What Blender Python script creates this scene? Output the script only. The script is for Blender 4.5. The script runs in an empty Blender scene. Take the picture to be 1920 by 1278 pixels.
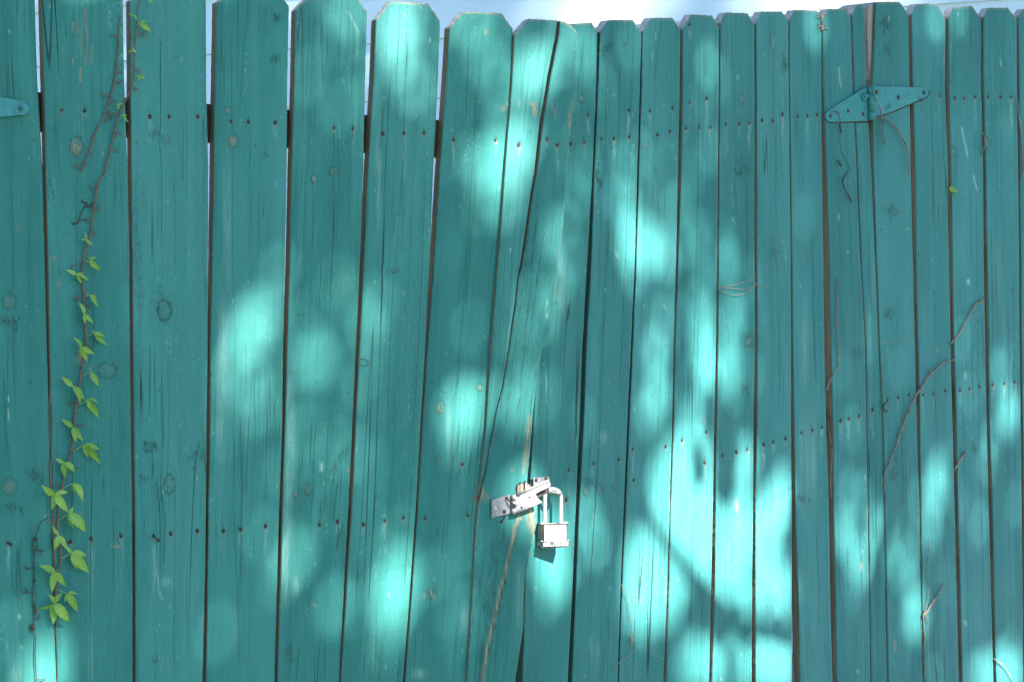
import bpy, bmesh, math, random
import numpy as np
from mathutils import Vector, Matrix

rng = np.random.default_rng(7)
random.seed(7)
scene = bpy.context.scene
COL = scene.collection

# ------------------------------------------------------------------ camera
F = 5000.0                      # focal length in photo pixels
CAM = np.array([0.0, 0.0, 1.2])
cam_d = bpy.data.cameras.new('camera')
cam_d.lens = F / 1920 * 36
cam_d.sensor_width = 36.0
cam_d.clip_start = 0.05
cam_d.clip_end = 400.0
cam = bpy.data.objects.new('camera', cam_d)
cam.location = CAM
cam.rotation_euler = (math.radians(90), 0, 0)
COL.objects.link(cam)
scene.camera = cam

# ------------------------------------------------------------------ sun and sky
S = np.array([0.543, -0.543, 0.64])
S /= np.linalg.norm(S)
SUN_EL = math.asin(S[2])
SUN_AZ = math.atan2(S[0], S[1])          # clockwise from +Y
world = bpy.data.worlds.new('World')
scene.world = world
world.use_nodes = True
wn = world.node_tree.nodes
wl = world.node_tree.links
bg = wn['Background']
sky = wn.new('ShaderNodeTexSky')
sky.sky_type = 'NISHITA'
sky.sun_disc = False
sky.sun_elevation = SUN_EL
sky.sun_rotation = SUN_AZ
sky.air_density = 1.0
sky.dust_density = 0.2
sky.ozone_density = 4.5
wl.new(sky.outputs[0], bg.inputs[0])
bg.inputs[1].default_value = 0.05
sun_d = bpy.data.lights.new('sun', 'SUN')
sun_d.energy = 5.0
sun_d.angle = math.radians(0.53)
sun_d.color = (1.0, 0.95, 0.90)
sun = bpy.data.objects.new('sun', sun_d)
sun.rotation_euler = Vector(S).to_track_quat('Z', 'Y').to_euler()
sun.location = (6, -6, 9)
COL.objects.link(sun)
scene.view_settings.view_transform = 'Standard'
scene.view_settings.look = 'None'
scene.view_settings.gamma = 1.0
scene.view_settings.exposure = 2.72
scene.cycles.max_bounces = 6
scene.cycles.diffuse_bounces = 3
scene.cycles.sample_clamp_indirect = 4.0

# ------------------------------------------------------------------ planes
class Plane:
    """a vertical plane; theta = turn of its far (right) end away from the camera"""
    def __init__(self, p, deg):
        a = math.radians(deg)
        self.t = np.array([math.cos(a), math.sin(a), 0.0])
        self.n = np.array([math.sin(a), -math.cos(a), 0.0])   # towards the camera
        self.p = np.array([p[0], p[1], 0.0])
    def at(self, px, py, off=0.0):
        """point of the plane (moved off metres towards the camera) seen at photo pixel px, py"""
        px = np.asarray(px, float); py = np.asarray(py, float); off = np.asarray(off, float)
        d = np.stack([(px - 960) / F, np.ones_like(px), -(py - 639) / F], -1)
        k = ((self.p - CAM) @ self.n + off) / (d @ self.n)
        return CAM + d * k[..., None]
MEET = (40 / 960.0, F / 960.0)
PL = Plane(MEET, 29)
PR = Plane((MEET[0] - 0.016 * math.sin(math.radians(45)), MEET[1] + 0.016 * math.cos(math.radians(45))), 45)
PH = Plane((0.0, 9.04), -31)       # the house wall behind

# ------------------------------------------------------------------ node helpers
class NT:
    def __init__(self, name):
        self.m = bpy.data.materials.new(name)
        self.m.use_nodes = True
        self.n = self.m.node_tree.nodes
        self.l = self.m.node_tree.links
        self.b = self.n['Principled BSDF']
    def node(self, t, **k):
        x = self.n.new(t)
        for a, v in k.items():
            setattr(x, a, v)
        return x
    def put(self, sock, v):
        if hasattr(v, 'is_output') or isinstance(v, bpy.types.NodeSocket):
            self.l.new(v, sock)
        else:
            sock.default_value = v
    def math(self, op, a, b=0.0, c=0.0, clamp=False):
        x = self.node('ShaderNodeMath', operation=op, use_clamp=clamp)
        self.put(x.inputs[0], a); self.put(x.inputs[1], b); self.put(x.inputs[2], c)
        return x.outputs[0]
    def vmul(self, v, s, add=(0, 0, 0)):
        x = self.node('ShaderNodeVectorMath', operation='MULTIPLY_ADD')
        self.put(x.inputs[0], v); x.inputs[1].default_value = s; x.inputs[2].default_value = add
        return x.outputs[0]
    def noise(self, v, scale=1.0, detail=2.0, rough=0.5, dist=0.0):
        x = self.node('ShaderNodeTexNoise')
        self.put(x.inputs['Vector'], v)
        x.inputs['Scale'].default_value = scale
        x.inputs['Detail'].default_value = detail
        x.inputs['Roughness'].default_value = rough
        x.inputs['Distortion'].default_value = dist
        return x.outputs[0]
    def ramp(self, v, a, b, lo=0.0, hi=1.0):
        x = self.node('ShaderNodeMapRange')
        self.put(x.inputs[0], v)
        x.inputs[1].default_value = a; x.inputs[2].default_value = b
        x.inputs[3].default_value = lo; x.inputs[4].default_value = hi
        return x.outputs[0]
    def mix(self, f, a, b):
        x = self.node('ShaderNodeMix', data_type='RGBA')
        self.put(x.inputs[0], f)
        for s, v in ((x.inputs[6], a), (x.inputs[7], b)):
            if isinstance(v, tuple):
                s.default_value = (*v[:3], 1)
            else:
                self.l.new(v, s)
        return x.outputs[2]
    def attr(self, name):
        x = self.node('ShaderNodeAttribute', attribute_name=name)
        return x
    def bump(self, h, strength, dist):
        x = self.node('ShaderNodeBump')
        self.put(x.inputs['Height'], h)
        x.inputs['Strength'].default_value = strength
        x.inputs['Distance'].default_value = dist
        self.l.new(x.outputs[0], self.b.inputs['Normal'])
    def done(self, col, rough=0.6, metal=0.0, spec=0.5):
        self.put(self.b.inputs['Base Color'], col if not isinstance(col, tuple) else (*col[:3], 1))
        self.put(self.b.inputs['Roughness'], rough)
        self.put(self.b.inputs['Metallic'], metal)
        self.b.inputs['Specular IOR Level'].default_value = spec
        return self.m

def paint_material():
    t = NT('teal_paint')
    g = t.attr('grain').outputs['Vector']
    dark = t.attr('dark').outputs['Fac']; bare = t.attr('bare').outputs['Fac']
    pale = t.attr('pale').outputs['Fac']; sky_tone = t.attr('sky_tone').outputs['Fac']
    fine = t.noise(t.vmul(g, (330, 11, 1)), 1, 4, .68)
    ring = t.noise(t.vmul(g, (95, 1.1, 1), (7, 3, 1)), 1, 2, .5)
    wide = t.noise(t.vmul(g, (22, 1.3, 1), (3, 9, 4)), 1, 3, .55)
    blot = t.noise(t.vmul(g, (9, 5, 1), (13, 2, 8)), 1, 4, .55)
    speck = t.noise(t.vmul(g, (380, 130, 1)), 1, 2, .6)
    worn = t.noise(t.vmul(g, (34, 6, 1), (31, 2, 8)), 1, 4, .6)
    # drying cracks: contour lines of a noise stretched along the board
    cr = t.noise(t.vmul(g, (24, .40, 1), (2, 22, 3)), 1, 1.0, .4, .0)
    cr = t.math('ABSOLUTE', t.math('SUBTRACT', cr, 0.5))
    crm = t.ramp(t.noise(t.vmul(g, (8, 2.2, 1), (41, 5, 2)), 1, 2), .55, .63)
    crack = t.math('MULTIPLY', t.ramp(cr, .0016, .0050, 1, 0), crm)
    cr2 = t.noise(t.vmul(g, (75, 1.6, 1), (5, 12, 6)), 1, 2, .5)
    cr2 = t.math('ABSOLUTE', t.math('SUBTRACT', cr2, 0.5))
    crm2 = t.ramp(t.noise(t.vmul(g, (16, 3.5, 1), (11, 5, 9)), 1, 2), .52, .66)
    check = t.math('MULTIPLY', t.ramp(cr2, .004, .016, 1, 0), crm2)
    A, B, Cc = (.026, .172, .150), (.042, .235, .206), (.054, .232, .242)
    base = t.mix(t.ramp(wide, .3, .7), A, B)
    base = t.mix(t.math('MULTIPLY', sky_tone, .85), base, Cc)  # bluer skylight on the right-hand boards, put into the paint colour
    base = t.mix(t.ramp(blot, .42, .72, 0, .35), base, (.014, .135, .120))
    base = t.mix(t.ramp(fine, .50, .75, 0, .26), base, (.060, .33, .29))
    base = t.mix(t.ramp(fine, .28, .45, .22, 0), base, (.008, .10, .088))
    base = t.mix(t.ramp(ring, .56, .66, 0, .32), base, (.010, .115, .10))
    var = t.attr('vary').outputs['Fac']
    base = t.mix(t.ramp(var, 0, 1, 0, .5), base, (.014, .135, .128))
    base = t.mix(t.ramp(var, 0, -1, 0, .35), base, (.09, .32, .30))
    micro = t.noise(t.vmul(g, (620, 300, 1), (3, 3, 3)), 1, 3, .75)
    base = t.mix(t.ramp(micro, .52, .70, 0, .30), base, (.10, .36, .33))
    base = t.mix(t.ramp(micro, .48, .30, 0, .34), base, (.008, .09, .082))
    chalk = t.math('MULTIPLY', t.ramp(worn, .60, .74), t.ramp(speck, .52, .60))
    base = t.mix(t.math('MULTIPLY', chalk, .5), base, (.22, .47, .42))
    pl = t.math('MULTIPLY', pale, t.ramp(t.noise(t.vmul(g, (300, 24, 1)), 1, 3), .35, .6, .3, 1))
    base = t.mix(t.math('MINIMUM', pl, 1.0), base, (.36, .56, .50))
    base = t.mix(t.math('MULTIPLY', check, .55), base, (.012, .05, .045))
    base = t.mix(t.math('MULTIPLY', crack, .85), base, (.010, .022, .018))
    dk = t.math('MULTIPLY', dark, t.ramp(t.noise(t.vmul(g, (230, 120, 1)), 1, 3), .3, .6, .55, 1.15))
    base = t.mix(t.math('MINIMUM', dk, 1.0), base, (.014, .040, .034))
    brt = t.math('MULTIPLY', bare, t.ramp(t.noise(t.vmul(g, (420, 60, 1)), 1, 3), .3, .5, .2, 1))
    wood = t.mix(t.ramp(t.noise(t.vmul(g, (330, 30, 1), (2, 2, 2)), 1, 3), .3, .7), (.17, .115, .065), (.42, .34, .22))
    base = t.mix(t.math('MINIMUM', brt, 1.0), base, wood)
    h = t.math('ADD', t.math('MULTIPLY', fine, .35), t.math('MULTIPLY', ring, .8))
    h = t.math('SUBTRACT', h, t.math('MULTIPLY', crack, 1.4))
    h = t.math('SUBTRACT', h, t.math('MULTIPLY', check, .7))
    h = t.math('ADD', h, t.math('MULTIPLY', speck, .18))
    t.bump(h, .8, .0016)
    return t.done(base, t.ramp(worn, .3, .7, .5, .7), 0, .25)

def wood_material(name, c1, c2, teal=0.0):
    t = NT(name)
    tc = t.node('ShaderNodeTexCoord').outputs['Object']
    a = t.noise(t.vmul(tc, (160, 160, 6)), 1, 4, .65)
    b = t.noise(t.vmul(tc, (30, 30, 2.5)), 1, 3)
    base = t.mix(t.ramp(a, .3, .7), c1, c2)
    if teal:
        base = t.mix(t.ramp(b, .52, .60, 0, teal), base, (.018, .07, .062))
    t.bump(a, .8, .002)
    return t.done(base, .85, 0, .2)

def simple(name, c1, c2, scale=60, rough=.6, metal=0., bump=.3, c3=None, th=(.58, .66), spec=.5):
    t = NT(name)
    tc = t.node('ShaderNodeTexCoord').outputs['Object']
    a = t.noise(tc, scale, 4, .6)
    base = t.mix(t.ramp(a, .3, .7), c1, c2)
    if c3:
        b = t.noise(t.vmul(tc, (1, 1, 1), (5, 5, 5)), scale * .35, 4, .65)
        base = t.mix(t.ramp(b, th[0], th[1]), base, c3)
    if bump:
        t.bump(a, bump, .0008)
    return t.done(base, rough, metal, spec)

M_PAINT = paint_material()
M_SIDE = wood_material('weathered_board_edge', (.13, .095, .062), (.30, .23, .155), .35)
M_SIDET = wood_material('painted_board_edge', (.018, .06, .052), (.05, .085, .065), .8)
M_END = wood_material('grey_end_grain', (.24, .22, .21), (.62, .56, .54))
M_GREY = wood_material('grey_weathered_wood', (.20, .175, .15), (.46, .42, .38))
M_RAIL = wood_material('rail_wood', (.05, .035, .022), (.11, .08, .05))
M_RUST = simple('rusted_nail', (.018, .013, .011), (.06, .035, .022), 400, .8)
M_HINGE = simple('painted_hinge', (.045, .235, .245), (.065, .285, .29), 90, .5, 0, .3, (.022, .11, .11), (.60, .70), .2)
M_HRUST = simple('rust_showing_hinge', (.045, .225, .23), (.060, .27, .27), 90, .6, 0, .4, (.10, .075, .05), (.60, .72), .2)
M_STEEL = simple('galvanised_steel', (.19, .185, .20), (.31, .30, .32), 150, .5, .2, .3, (.13, .115, .105), (.56, .70))
M_LOCK = simple('brushed_lock_steel', (.46, .45, .46), (.62, .60, .61), 200, .42, .15, .15, (.42,.40,.40), (.60,.74))
M_PLATES = simple('lock_side_plates', (.28, .27, .27), (.5, .48, .47), 300, .5, .5, .2)
M_DARK = simple('dark_metal', (.02, .018, .018), (.05, .045, .04), 200, .6, .3)
M_SCREW = simple('dull_screw', (.05, .085, .085), (.14, .19, .19), 300, .5, .3)
M_BARK = simple('vine_stem_bark', (.10, .055, .045), (.24, .135, .10), 220, .8, 0, .5)
M_DRY = simple('dry_twig_bark', (.13, .10, .085), (.32, .26, .22), 240, .85, 0, .6, (.10, .07, .06), (.55, .62))
M_DKST = simple('withered_dark_stem', (.035, .025, .025), (.10, .065, .055), 260, .85, 0, .5)
M_STRAW = simple('pale_straw', (.20, .16, .11), (.38, .31, .22), 200, .8, 0, .2)
M_DLEAF = simple('withered_leaf', (.05, .025, .018), (.16, .075, .045), 160, .8)
M_TBARK = simple('tree_bark', (.08, .06, .045), (.2, .16, .12), 12, .9, 0, .8)

def leaf_material(name, a, b, mid, transl=.25):
    t = NT(name)
    m = t.attr('mid').outputs['Fac']
    tc = t.node('ShaderNodeTexCoord').outputs['Object']
    n = t.noise(tc, 26, 4, .7)
    base = t.mix(t.ramp(n, .3, .7), a, b)
    base = t.mix(t.ramp(m, 0.0, .16, .6, 0), base, mid)
    t.done(base, .5, 0, .4)
    if transl:
        tr = t.node('ShaderNodeBsdfTranslucent')
        t.l.new(base, tr.inputs[0])
        mx = t.node('ShaderNodeMixShader')
        mx.inputs[0].default_value = transl
        t.l.new(t.b.outputs[0], mx.inputs[1]); t.l.new(tr.outputs[0], mx.inputs[2])
        t.l.new(mx.outputs[0], t.n['Material Output'].inputs[0])
    return t.m
M_LEAF = leaf_material('creeper_leaf', (.14, .33, .055), (.33, .52, .10), (.36, .54, .20))
M_TLEAF = leaf_material('tree_leaf', (.04, .10, .02), (.08, .16, .03), (.09, .18, .04), 0)

# ------------------------------------------------------------------ object helpers
def tag(o, label, cat, group=None, kind=None):
    if label: o['label'] = label
    if cat: o['category'] = cat
    if group: o['group'] = group
    if kind: o['kind'] = kind
    return o
def thing(name, label, cat, loc, group=None):
    o = bpy.data.objects.new(name, None)
    o.empty_display_size = .1
    o.location = loc
    COL.objects.link(o)
    return tag(o, label, cat, group)
def link(name, me, parent=None, loc=None, mats=()):
    o = bpy.data.objects.new(name, me)
    for m in mats:
        me.materials.append(m)
    if parent is not None: o.parent = parent
    if loc is not None: o.location = loc
    COL.objects.link(o)
    return o
def mesh_np(name, V, Q, mat_idx=None, smooth=None, ngons=()):
    """V (n,3), Q (m,4) quads, then optional n-gons as lists"""
    me = bpy.data.meshes.new(name)
    V = np.asarray(V, np.float32); Q = np.asarray(Q, np.int32).reshape(-1, 4)
    loops = [Q.ravel()]
    starts = list(np.arange(len(Q)) * 4)
    k = len(Q) * 4
    for g in ngons:
        loops.append(np.asarray(g, np.int32)); starts.append(k); k += len(g)
    loops = np.concatenate(loops)
    me.vertices.add(len(V)); me.vertices.foreach_set('co', V.ravel())
    me.loops.add(len(loops)); me.loops.foreach_set('vertex_index', loops)
    me.polygons.add(len(starts)); me.polygons.foreach_set('loop_start', np.asarray(starts, np.int32))
    if mat_idx is not None: me.polygons.foreach_set('material_index', np.asarray(mat_idx, np.int32))
    me.polygons.foreach_set('use_smooth', np.asarray(smooth if smooth is not None else np.zeros(len(starts)), bool))
    me.update(calc_edges=True)
    me.validate()
    return me
def set_attr(me, name, arr, vec=False):
    a = me.attributes.new(name, 'FLOAT_VECTOR' if vec else 'FLOAT', 'POINT')
    a.data.foreach_set('vector' if vec else 'value', np.asarray(arr, np.float32).ravel())

def value_noise(h, w, sy, sx, r):
    """smooth random field h x w with cells sy x sx, in -1..1"""
    gy, gx = int(h / sy) + 3, int(w / sx) + 3
    g = r.uniform(-1, 1, (gy, gx))
    y = np.arange(h) / sy; x = np.arange(w) / sx
    iy = y.astype(int); ix = x.astype(int)
    fy = y - iy; fx = x - ix
    fy = fy * fy * (3 - 2 * fy); fx = fx * fx * (3 - 2 * fx)
    a = g[iy][:, ix]; b = g[iy][:, ix + 1]; c = g[iy + 1][:, ix]; d = g[iy + 1][:, ix + 1]
    fx = fx[None]; fy = fy[:, None]
    return (a * (1 - fx) + b * fx) * (1 - fy) + (c * (1 - fx) + d * fx) * fy

# ------------------------------------------------------------------ wear of the boards, drawn on their faces
OX, OY = 100, 60
W_, H_ = 2140, 1420
f_dark = np.zeros((H_, W_)); f_bare = np.zeros((H_, W_)); f_pale = np.zeros((H_, W_)); f_h = np.zeros((H_, W_))
KNOTS = []
def dab(f, x, y, rx, ry, amp, ang=0.0, p=1.0):
    R = int(max(rx, ry) * 2.6) + 2
    x0, x1 = max(0, int(x + OX - R)), min(W_, int(x + OX + R)); y0, y1 = max(0, int(y + OY - R)), min(H_, int(y + OY + R))
    if x1 <= x0 or y1 <= y0: return
    yy, xx = np.mgrid[y0:y1, x0:x1]
    dx = xx - OX - x; dy = yy - OY - y
    c, s = math.cos(ang), math.sin(ang)
    u = (dx * c + dy * s) / rx; v = (-dx * s + dy * c) / ry
    g = np.exp(-((u * u + v * v) ** p)) * amp
    f[y0:y1, x0:x1] = np.where(abs(g) > abs(f[y0:y1, x0:x1]), g, f[y0:y1, x0:x1]) if f is not f_h else f[y0:y1, x0:x1] + g
def line(f, pts, w, amp, wob=0.35, fade=True):
    pts = np.array(pts, float)
    seg = np.hypot(*np.diff(pts, axis=0).T); L = seg.sum(); s = np.concatenate([[0], seg.cumsum()])
    n = int(L) + 2
    q = np.linspace(0, L, n)
    ph = rng.uniform(0, 9)
    x = np.interp(q, s, pts[:, 0]) + wob * np.sin(q / 17 + ph) + wob * .6 * np.sin(q / 6.3 + ph * 2)
    y = np.interp(q, s, pts[:, 1])
    fa = np.minimum(1, np.minimum(q, L - q) / max(6, .12 * L) + .15) if fade else np.ones(n)
    for i in range(n):
        X, Y = x[i] + OX, y[i] + OY
        ix, iy = int(X), int(Y)
        if not (4 <= iy < H_ - 4 and 6 <= ix < W_ - 6): continue
        xs = np.arange(ix - 5, ix + 6)
        g = np.exp(-((xs - X) / w) ** 2) * amp * fa[i]
        row = f[iy, ix - 5:ix + 6]
        if amp > 0: np.maximum(row, g, out=row)
        else: np.minimum(row, g, out=row)
def crack(pts, w=1.0, amp=.9, wob=.35):
    line(f_dark, pts, w, amp, wob); 
def knot(x, y, rx, ry, bare=.5, dark=.7, ang=0.0, ring=True):
    KNOTS.append((x, y, rx * 1.9, ry * 2.3))
    R = int(max(rx, ry) * 2) + 3
    x0, x1 = max(0, int(x + OX - R)), min(W_, int(x + OX + R)); y0, y1 = max(0, int(y + OY - R)), min(H_, int(y + OY + R))
    yy, xx = np.mgrid[y0:y1, x0:x1]
    dx = xx - OX - x; dy = yy - OY - y
    c, s = math.cos(ang), math.sin(ang)
    r = np.hypot((dx * c + dy * s) / rx, (-dx * s + dy * c) / ry)
    nz = value_noise(y1 - y0, x1 - x0, 4, 4, rng) * .5 + value_noise(y1 - y0, x1 - x0, 2.2, 2.2, rng) * .5
    r = r + nz * .24
    rim = np.exp(-((r - .95) / .13) ** 2) * min(1, dark * 1.25) + np.exp(-((r - .55) / .12) ** 2) * dark * .45 + np.exp(-(r / .22) ** 2) * dark * .7
    sm = np.exp(-(r / 1.3) ** 2) * dark * .35
    b = np.clip(1.05 - r, 0, 1) * 2.0 * bare * (0.40 + 1.1 * nz)
    f_dark[y0:y1, x0:x1] = np.maximum(f_dark[y0:y1, x0:x1], np.maximum(rim if ring else 0, sm))
    f_bare[y0:y1, x0:x1] = np.maximum(f_bare[y0:y1, x0:x1], np.clip(b, 0, .85))
    f_h[y0:y1, x0:x1] += np.exp(-(r / 1.1) ** 4) * .0009 - np.exp(-((r - .95) / .15) ** 2) * .0009
def smear(x, y, rx, ry, amp=.5, n=26, ang=0.0):
    """a rough dark patch of bristly torn grain"""
    for i in range(n):
        a = rng.normal(0, .55, 2)
        c, s = math.cos(ang), math.sin(ang)
        px = x + a[0] * rx * c - a[1] * ry * s; py = y + a[0] * rx * s + a[1] * ry * c
        dab(f_dark, px, py, rng.uniform(.8, 2.2), rng.uniform(2, 6), 1.3 * amp * rng.uniform(.5, 1.3), ang + rng.normal(0, .4))
        dab(f_h, px, py, 1.5, 3, rng.normal(0, .0004))
    dab(f_dark, x, y, rx, ry, amp * .45, ang)

for k in [(143, 275, 14, 18, .9, .5), (312, 262, 8, 8, .35, .35), (428, 207, 7, 7, .5, .4), (437, 264, 10, 14, .75, .45),
          (498, 291, 4, 5, .5, .6), (589, 335, 6, 8, .5, .45), (626, 321, 9, 10, .5, .5), (308, 582, 13, 20, .1, .75),
          (17, 565, 13, 16, .35, .4), (317, 907, 11, 19, .25, .55), (18, 912, 15, 17, .4, .35), (825, 764, 9, 13, .8, .35),
          (899, 726, 6, 7, .5, .5), (820, 861, 5, 7, .6, .5), (1210, 273, 8, 7, .5, .25), (1391, 187, 5, 10, .6, .3),
          (1089, 185, 5, 8, .5, .7), (200, 695, 19, 15, .15, .45), (1320, 790, 4, 5, .6, .3), (554, 925, 5, 6, .7, .5),
          (578, 918, 7, 10, .5, .3), (1172, 83, 4, 4, .2, .5), (1785, 285, 8, 9, .35, .45), (1848, 268, 7, 12, .5, .4),
          (1100, 921, 6, 9, .4, .5), (1124, 916, 6, 8, .5, .5), (1154, 912, 4, 7, .5, .6), (740, 507, 8, 5, .1, .5),
          (935, 815, 5, 8, .1, .5), (1077, 808, 5, 8, .4, .5), (1138, 1066, 4, 4, .2, .6), (1407, 640, 10, 9, .4, .4),
          (1690, 1268, 5, 5, .3, .3), (1655, 200, 6, 8, .1, .3), (290, 1235, 5, 6, .2, .5)]:
    knot(*k)
for s_ in [(15, 602, 20, 10, .6), (280, 838, 13, 12, .6), (368, 856, 16, 13, .6), (66, 893, 20, 10, .6, 26, .5), (25, 952, 16, 14, .5),
           (640, 858, 7, 34, .45, 40, .5), (1140, 90, 5, 18, .55, 24, .8), (1390, 318, 14, 17, .6), (1450, 470, 10, 26, .5),
           (1608, 660, 16, 9, .4), (1672, 392, 12, 14, .45), (1665, 588, 8, 10, .45), (1400, 632, 12, 12, .35), (300, 556, 10, 20, .3),
           (1122, 335, 4, 22, .6), (268, 895, 10, 5, .4), (1102, 905, 11, 10, .6), (255, 430, 5, 120, .35, 90), (262, 560, 5, 90, .3, 70),
           (1470, 120, 6, 18, .45), (1662, 95, 8, 10, .4), (1660, 42, 8, 12, .5), (808, 1112, 10, 12, .5), (540, 1225, 7, 10, .3),
           (519, 33, 6, 5, .5), (517, 110, 9, 5, .5), (1678, 860, 6, 12, .4), (1675, 892, 5, 10, .4), (1827, 840, 5, 5, .4), (1398, 730, 8, 8, .35),
           (290, 250, 8, 7, .4), (1405, 1205, 6, 12, .3), (940, 1030, 14, 26, .35, 30), (1505, 935, 14, 4, .4), (1695, 1010, 6, 8, .2), (560, 595, 4, 12, .3)]:
    smear(*s_)
for c in [[(10, 95), (14, 150), (18, 200), (24, 290), (22, 360), (26, 480), (22, 540), (8, 600)], [(38, 160), (40, 240)], [(15, 600), (14, 720), (10, 800), (20, 880)],
          [(6, 700), (12, 860)], [(15, 1010), (28, 1060), (35, 1150), (40, 1230)], [(24, 960), (30, 1010)],
          [(143, 240), (144, 500), (148, 640)], [(150, 120), (152, 330)], [(158, 215), (163, 270)], [(159, 850), (160, 1000)], [(220, 1005), (234, 1080)],
          [(297, 320), (296, 440), (293, 450)], [(327, 320), (328, 520)], [(303, 920), (298, 960)], [(328, 900), (327, 1100), (326, 1278)], [(311, 960), (307, 1060)],
          [(377, 920), (376, 960)], [(300, 230), (300, 320)],
          [(438, 0), (433, 100), (436, 300), (436, 480), (441, 620), (438, 800), (438, 960), (444, 1080), (450, 1278)], [(466, 0), (455, 110), (450, 200)],
          [(469, 230), (468, 500)], [(455, 800), (452, 1000), (451, 1100)], [(461, 640), (460, 760)],
          [(603, 100), (606, 160)], [(624, 245), (627, 290), (622, 360)], [(591, 360), (585, 470)], [(600, 420), (596, 470)],
          [(763, 5), (762, 120), (757, 230), (756, 290), (751, 380), (749, 400)], [(750, 402), (742, 480), (735, 560), (730, 680), (726, 820), (734, 880)],
          [(740, 400), (738, 445)], [(740, 400), (755, 392)], [(740, 405), (760, 400)], [(705, 1120), (706, 1180), (702, 1278)], [(815, 28), (813, 80)],
          [(907, 30), (902, 120), (892, 200), (885, 320), (877, 430), (866, 600), (858, 700), (845, 850), (840, 960), (833, 1100), (826, 1278)],
          [(895, 320), (880, 480), (873, 600)], [(873, 640), (848, 760)], [(820, 985), (822, 1010)], [(779, 1170), (776, 1278)],
          [(916, 645), (905, 800)], [(931, 520), (921, 700)],
          [(1030, 45), (1020, 130), (1008, 230)], [(1000, 330), (985, 500), (960, 700), (945, 830)], [(1012, 320), (1006, 400), (992, 560), (975, 720), (962, 880)],
          [(985, 640), (975, 760)], [(1018, 60), (1004, 150)], [(960, 1000), (935, 1130), (925, 1278)], [(925, 1000), (905, 1180), (893, 1278)], [(950, 970), (918, 1130)],
          [(1047, 560), (1040, 640)], [(1027, 640), (1025, 880)], [(1003, 800), (1004, 880)],
          [(1168, 38), (1167, 75), (1170, 82)], [(1177, 40), (1178, 80)], [(1163, 120), (1160, 200)], [(1142, 440), (1134, 490)], [(1128, 610), (1120, 650)],
          [(1242, 35), (1232, 100), (1226, 160)], [(1228, 310), (1232, 345), (1236, 420)], [(1219, 560), (1214, 640)], [(1234, 780), (1231, 810)], [(1208, 958), (1203, 1050), (1199, 1180)],
          [(1312, 30), (1311, 150), (1308, 350), (1305, 540), (1302, 640), (1298, 700), (1297, 880)],
          [(1370, 25), (1376, 160), (1378, 350), (1384, 420)], [(1358, 560), (1368, 650)],
          [(1448, 24), (1450, 180), (1455, 400), (1458, 560), (1462, 800)], [(1443, 880), (1450, 960)],
          [(1515, 40), (1516, 120)], [(1515, 90), (1523, 98)], [(1523, 420), (1524, 540), (1530, 720)], [(1530, 985), (1533, 1050), (1535, 1180)],
          [(1556, 120), (1560, 200), (1566, 330), (1572, 420), (1580, 520)], [(1572, 500), (1577, 600), (1582, 760), (1586, 900)],
          [(1611, 985), (1613, 1030), (1617, 1110), (1619, 1160)], [(1588, 1020), (1590, 1110)], [(1573, 320), (1578, 420)],
          [(1644, 432), (1656, 430)], [(1644, 453), (1655, 453)], [(1700, 1180), (1697, 1250)], [(1690, 770), (1693, 960)],
          [(1745, 130), (1750, 420)], [(1753, 560), (1753, 640)], [(1818, 350), (1822, 500)], [(1876, 150), (1880, 520)], [(1884, 640), (1890, 960), (1893, 1080)],
          [(1903, 1180), (1902, 1210)], [(1821, 600), (1825, 800)]]:
    crack(c, rng.uniform(.6, .9), rng.uniform(.4, .75))
# cracks that run through the split board beside the latch
line(f_bare, [(990, 905), (968, 985), (945, 1080), (925, 1160), (903, 1278)], 2.4, 1.0, .8, False)
line(f_dark, [(994, 905), (970, 990), (947, 1085), (927, 1165), (904, 1278)], 1.3, 1.0, .8, False)
line(f_bare, [(993, 775), (988, 830), (981, 890)], 2.6, 1.0, .5)
line(f_dark, [(1006, 690), (998, 745), (994, 790)], 1.0, .8, .5)
for (x, y, rx, ry, a) in [(893, 934, 6, 7, 1), (903, 925, 5, 16, .9), (910, 930, 6, 8, .7), (977, 972, 3, 3, .8), (994, 965, 7, 25, .9), (999, 985, 4, 22, .8),
                          (1003, 208, 4, 12, 1), (1000, 196, 6, 4, .9), (1036, 200, 1.5, 8, .9), (1041, 212, 1.5, 10, .9), (1068, 226, 3, 15, 1), (1072, 200, 2, 12, .9),
                          (974, 196, 1.5, 6, .8), (944, 204, 4, 5, .8), (952, 196, 3, 3, .8), (911, 60, 3, 6, .7), (808, 1110, 2, 7, .7), (795, 1116, 2, 5, .6), (813, 1118, 2, 6, .6),
                          (219, 1024, 10, 3, .9), (168, 688, 3, 5, .5), (150, 665, 5, 16, .8), (110, 530, 5, 7, .5), (100, 485, 9, 5, .35), (589, 1133, 3, 3, .9), (652, 880, 2, 4, .7),
                          (1678, 1210, 2.5, 11, .9), (1680, 1216, 4, 3, .8), (34, 427, 2, 8, .5), (1615, 1060, 2.5, 8, .7), (1758, 658, 3, 4, .5), (788, 800, 1.5, 10, .8), (790, 775, 1.2, 8, .7),
                          (960, 880, 3, 3, .7), (1381, 946, 4, 12, .7)]:
    dab(f_bare, x, y, rx, ry, a, 0, 1.6)
for pts in [[(148, 40), (150, 90), (151, 105)], [(159, 12), (162, 70), (161, 125)], [(138, 40), (138, 66)], [(137, 108), (137, 124)], [(151, 125), (151, 158)], [(171, 85), (171, 122)], [(154, 4), (157, 10)]]:
    line(f_bare, pts, 1.3, .95, .5)
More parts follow.
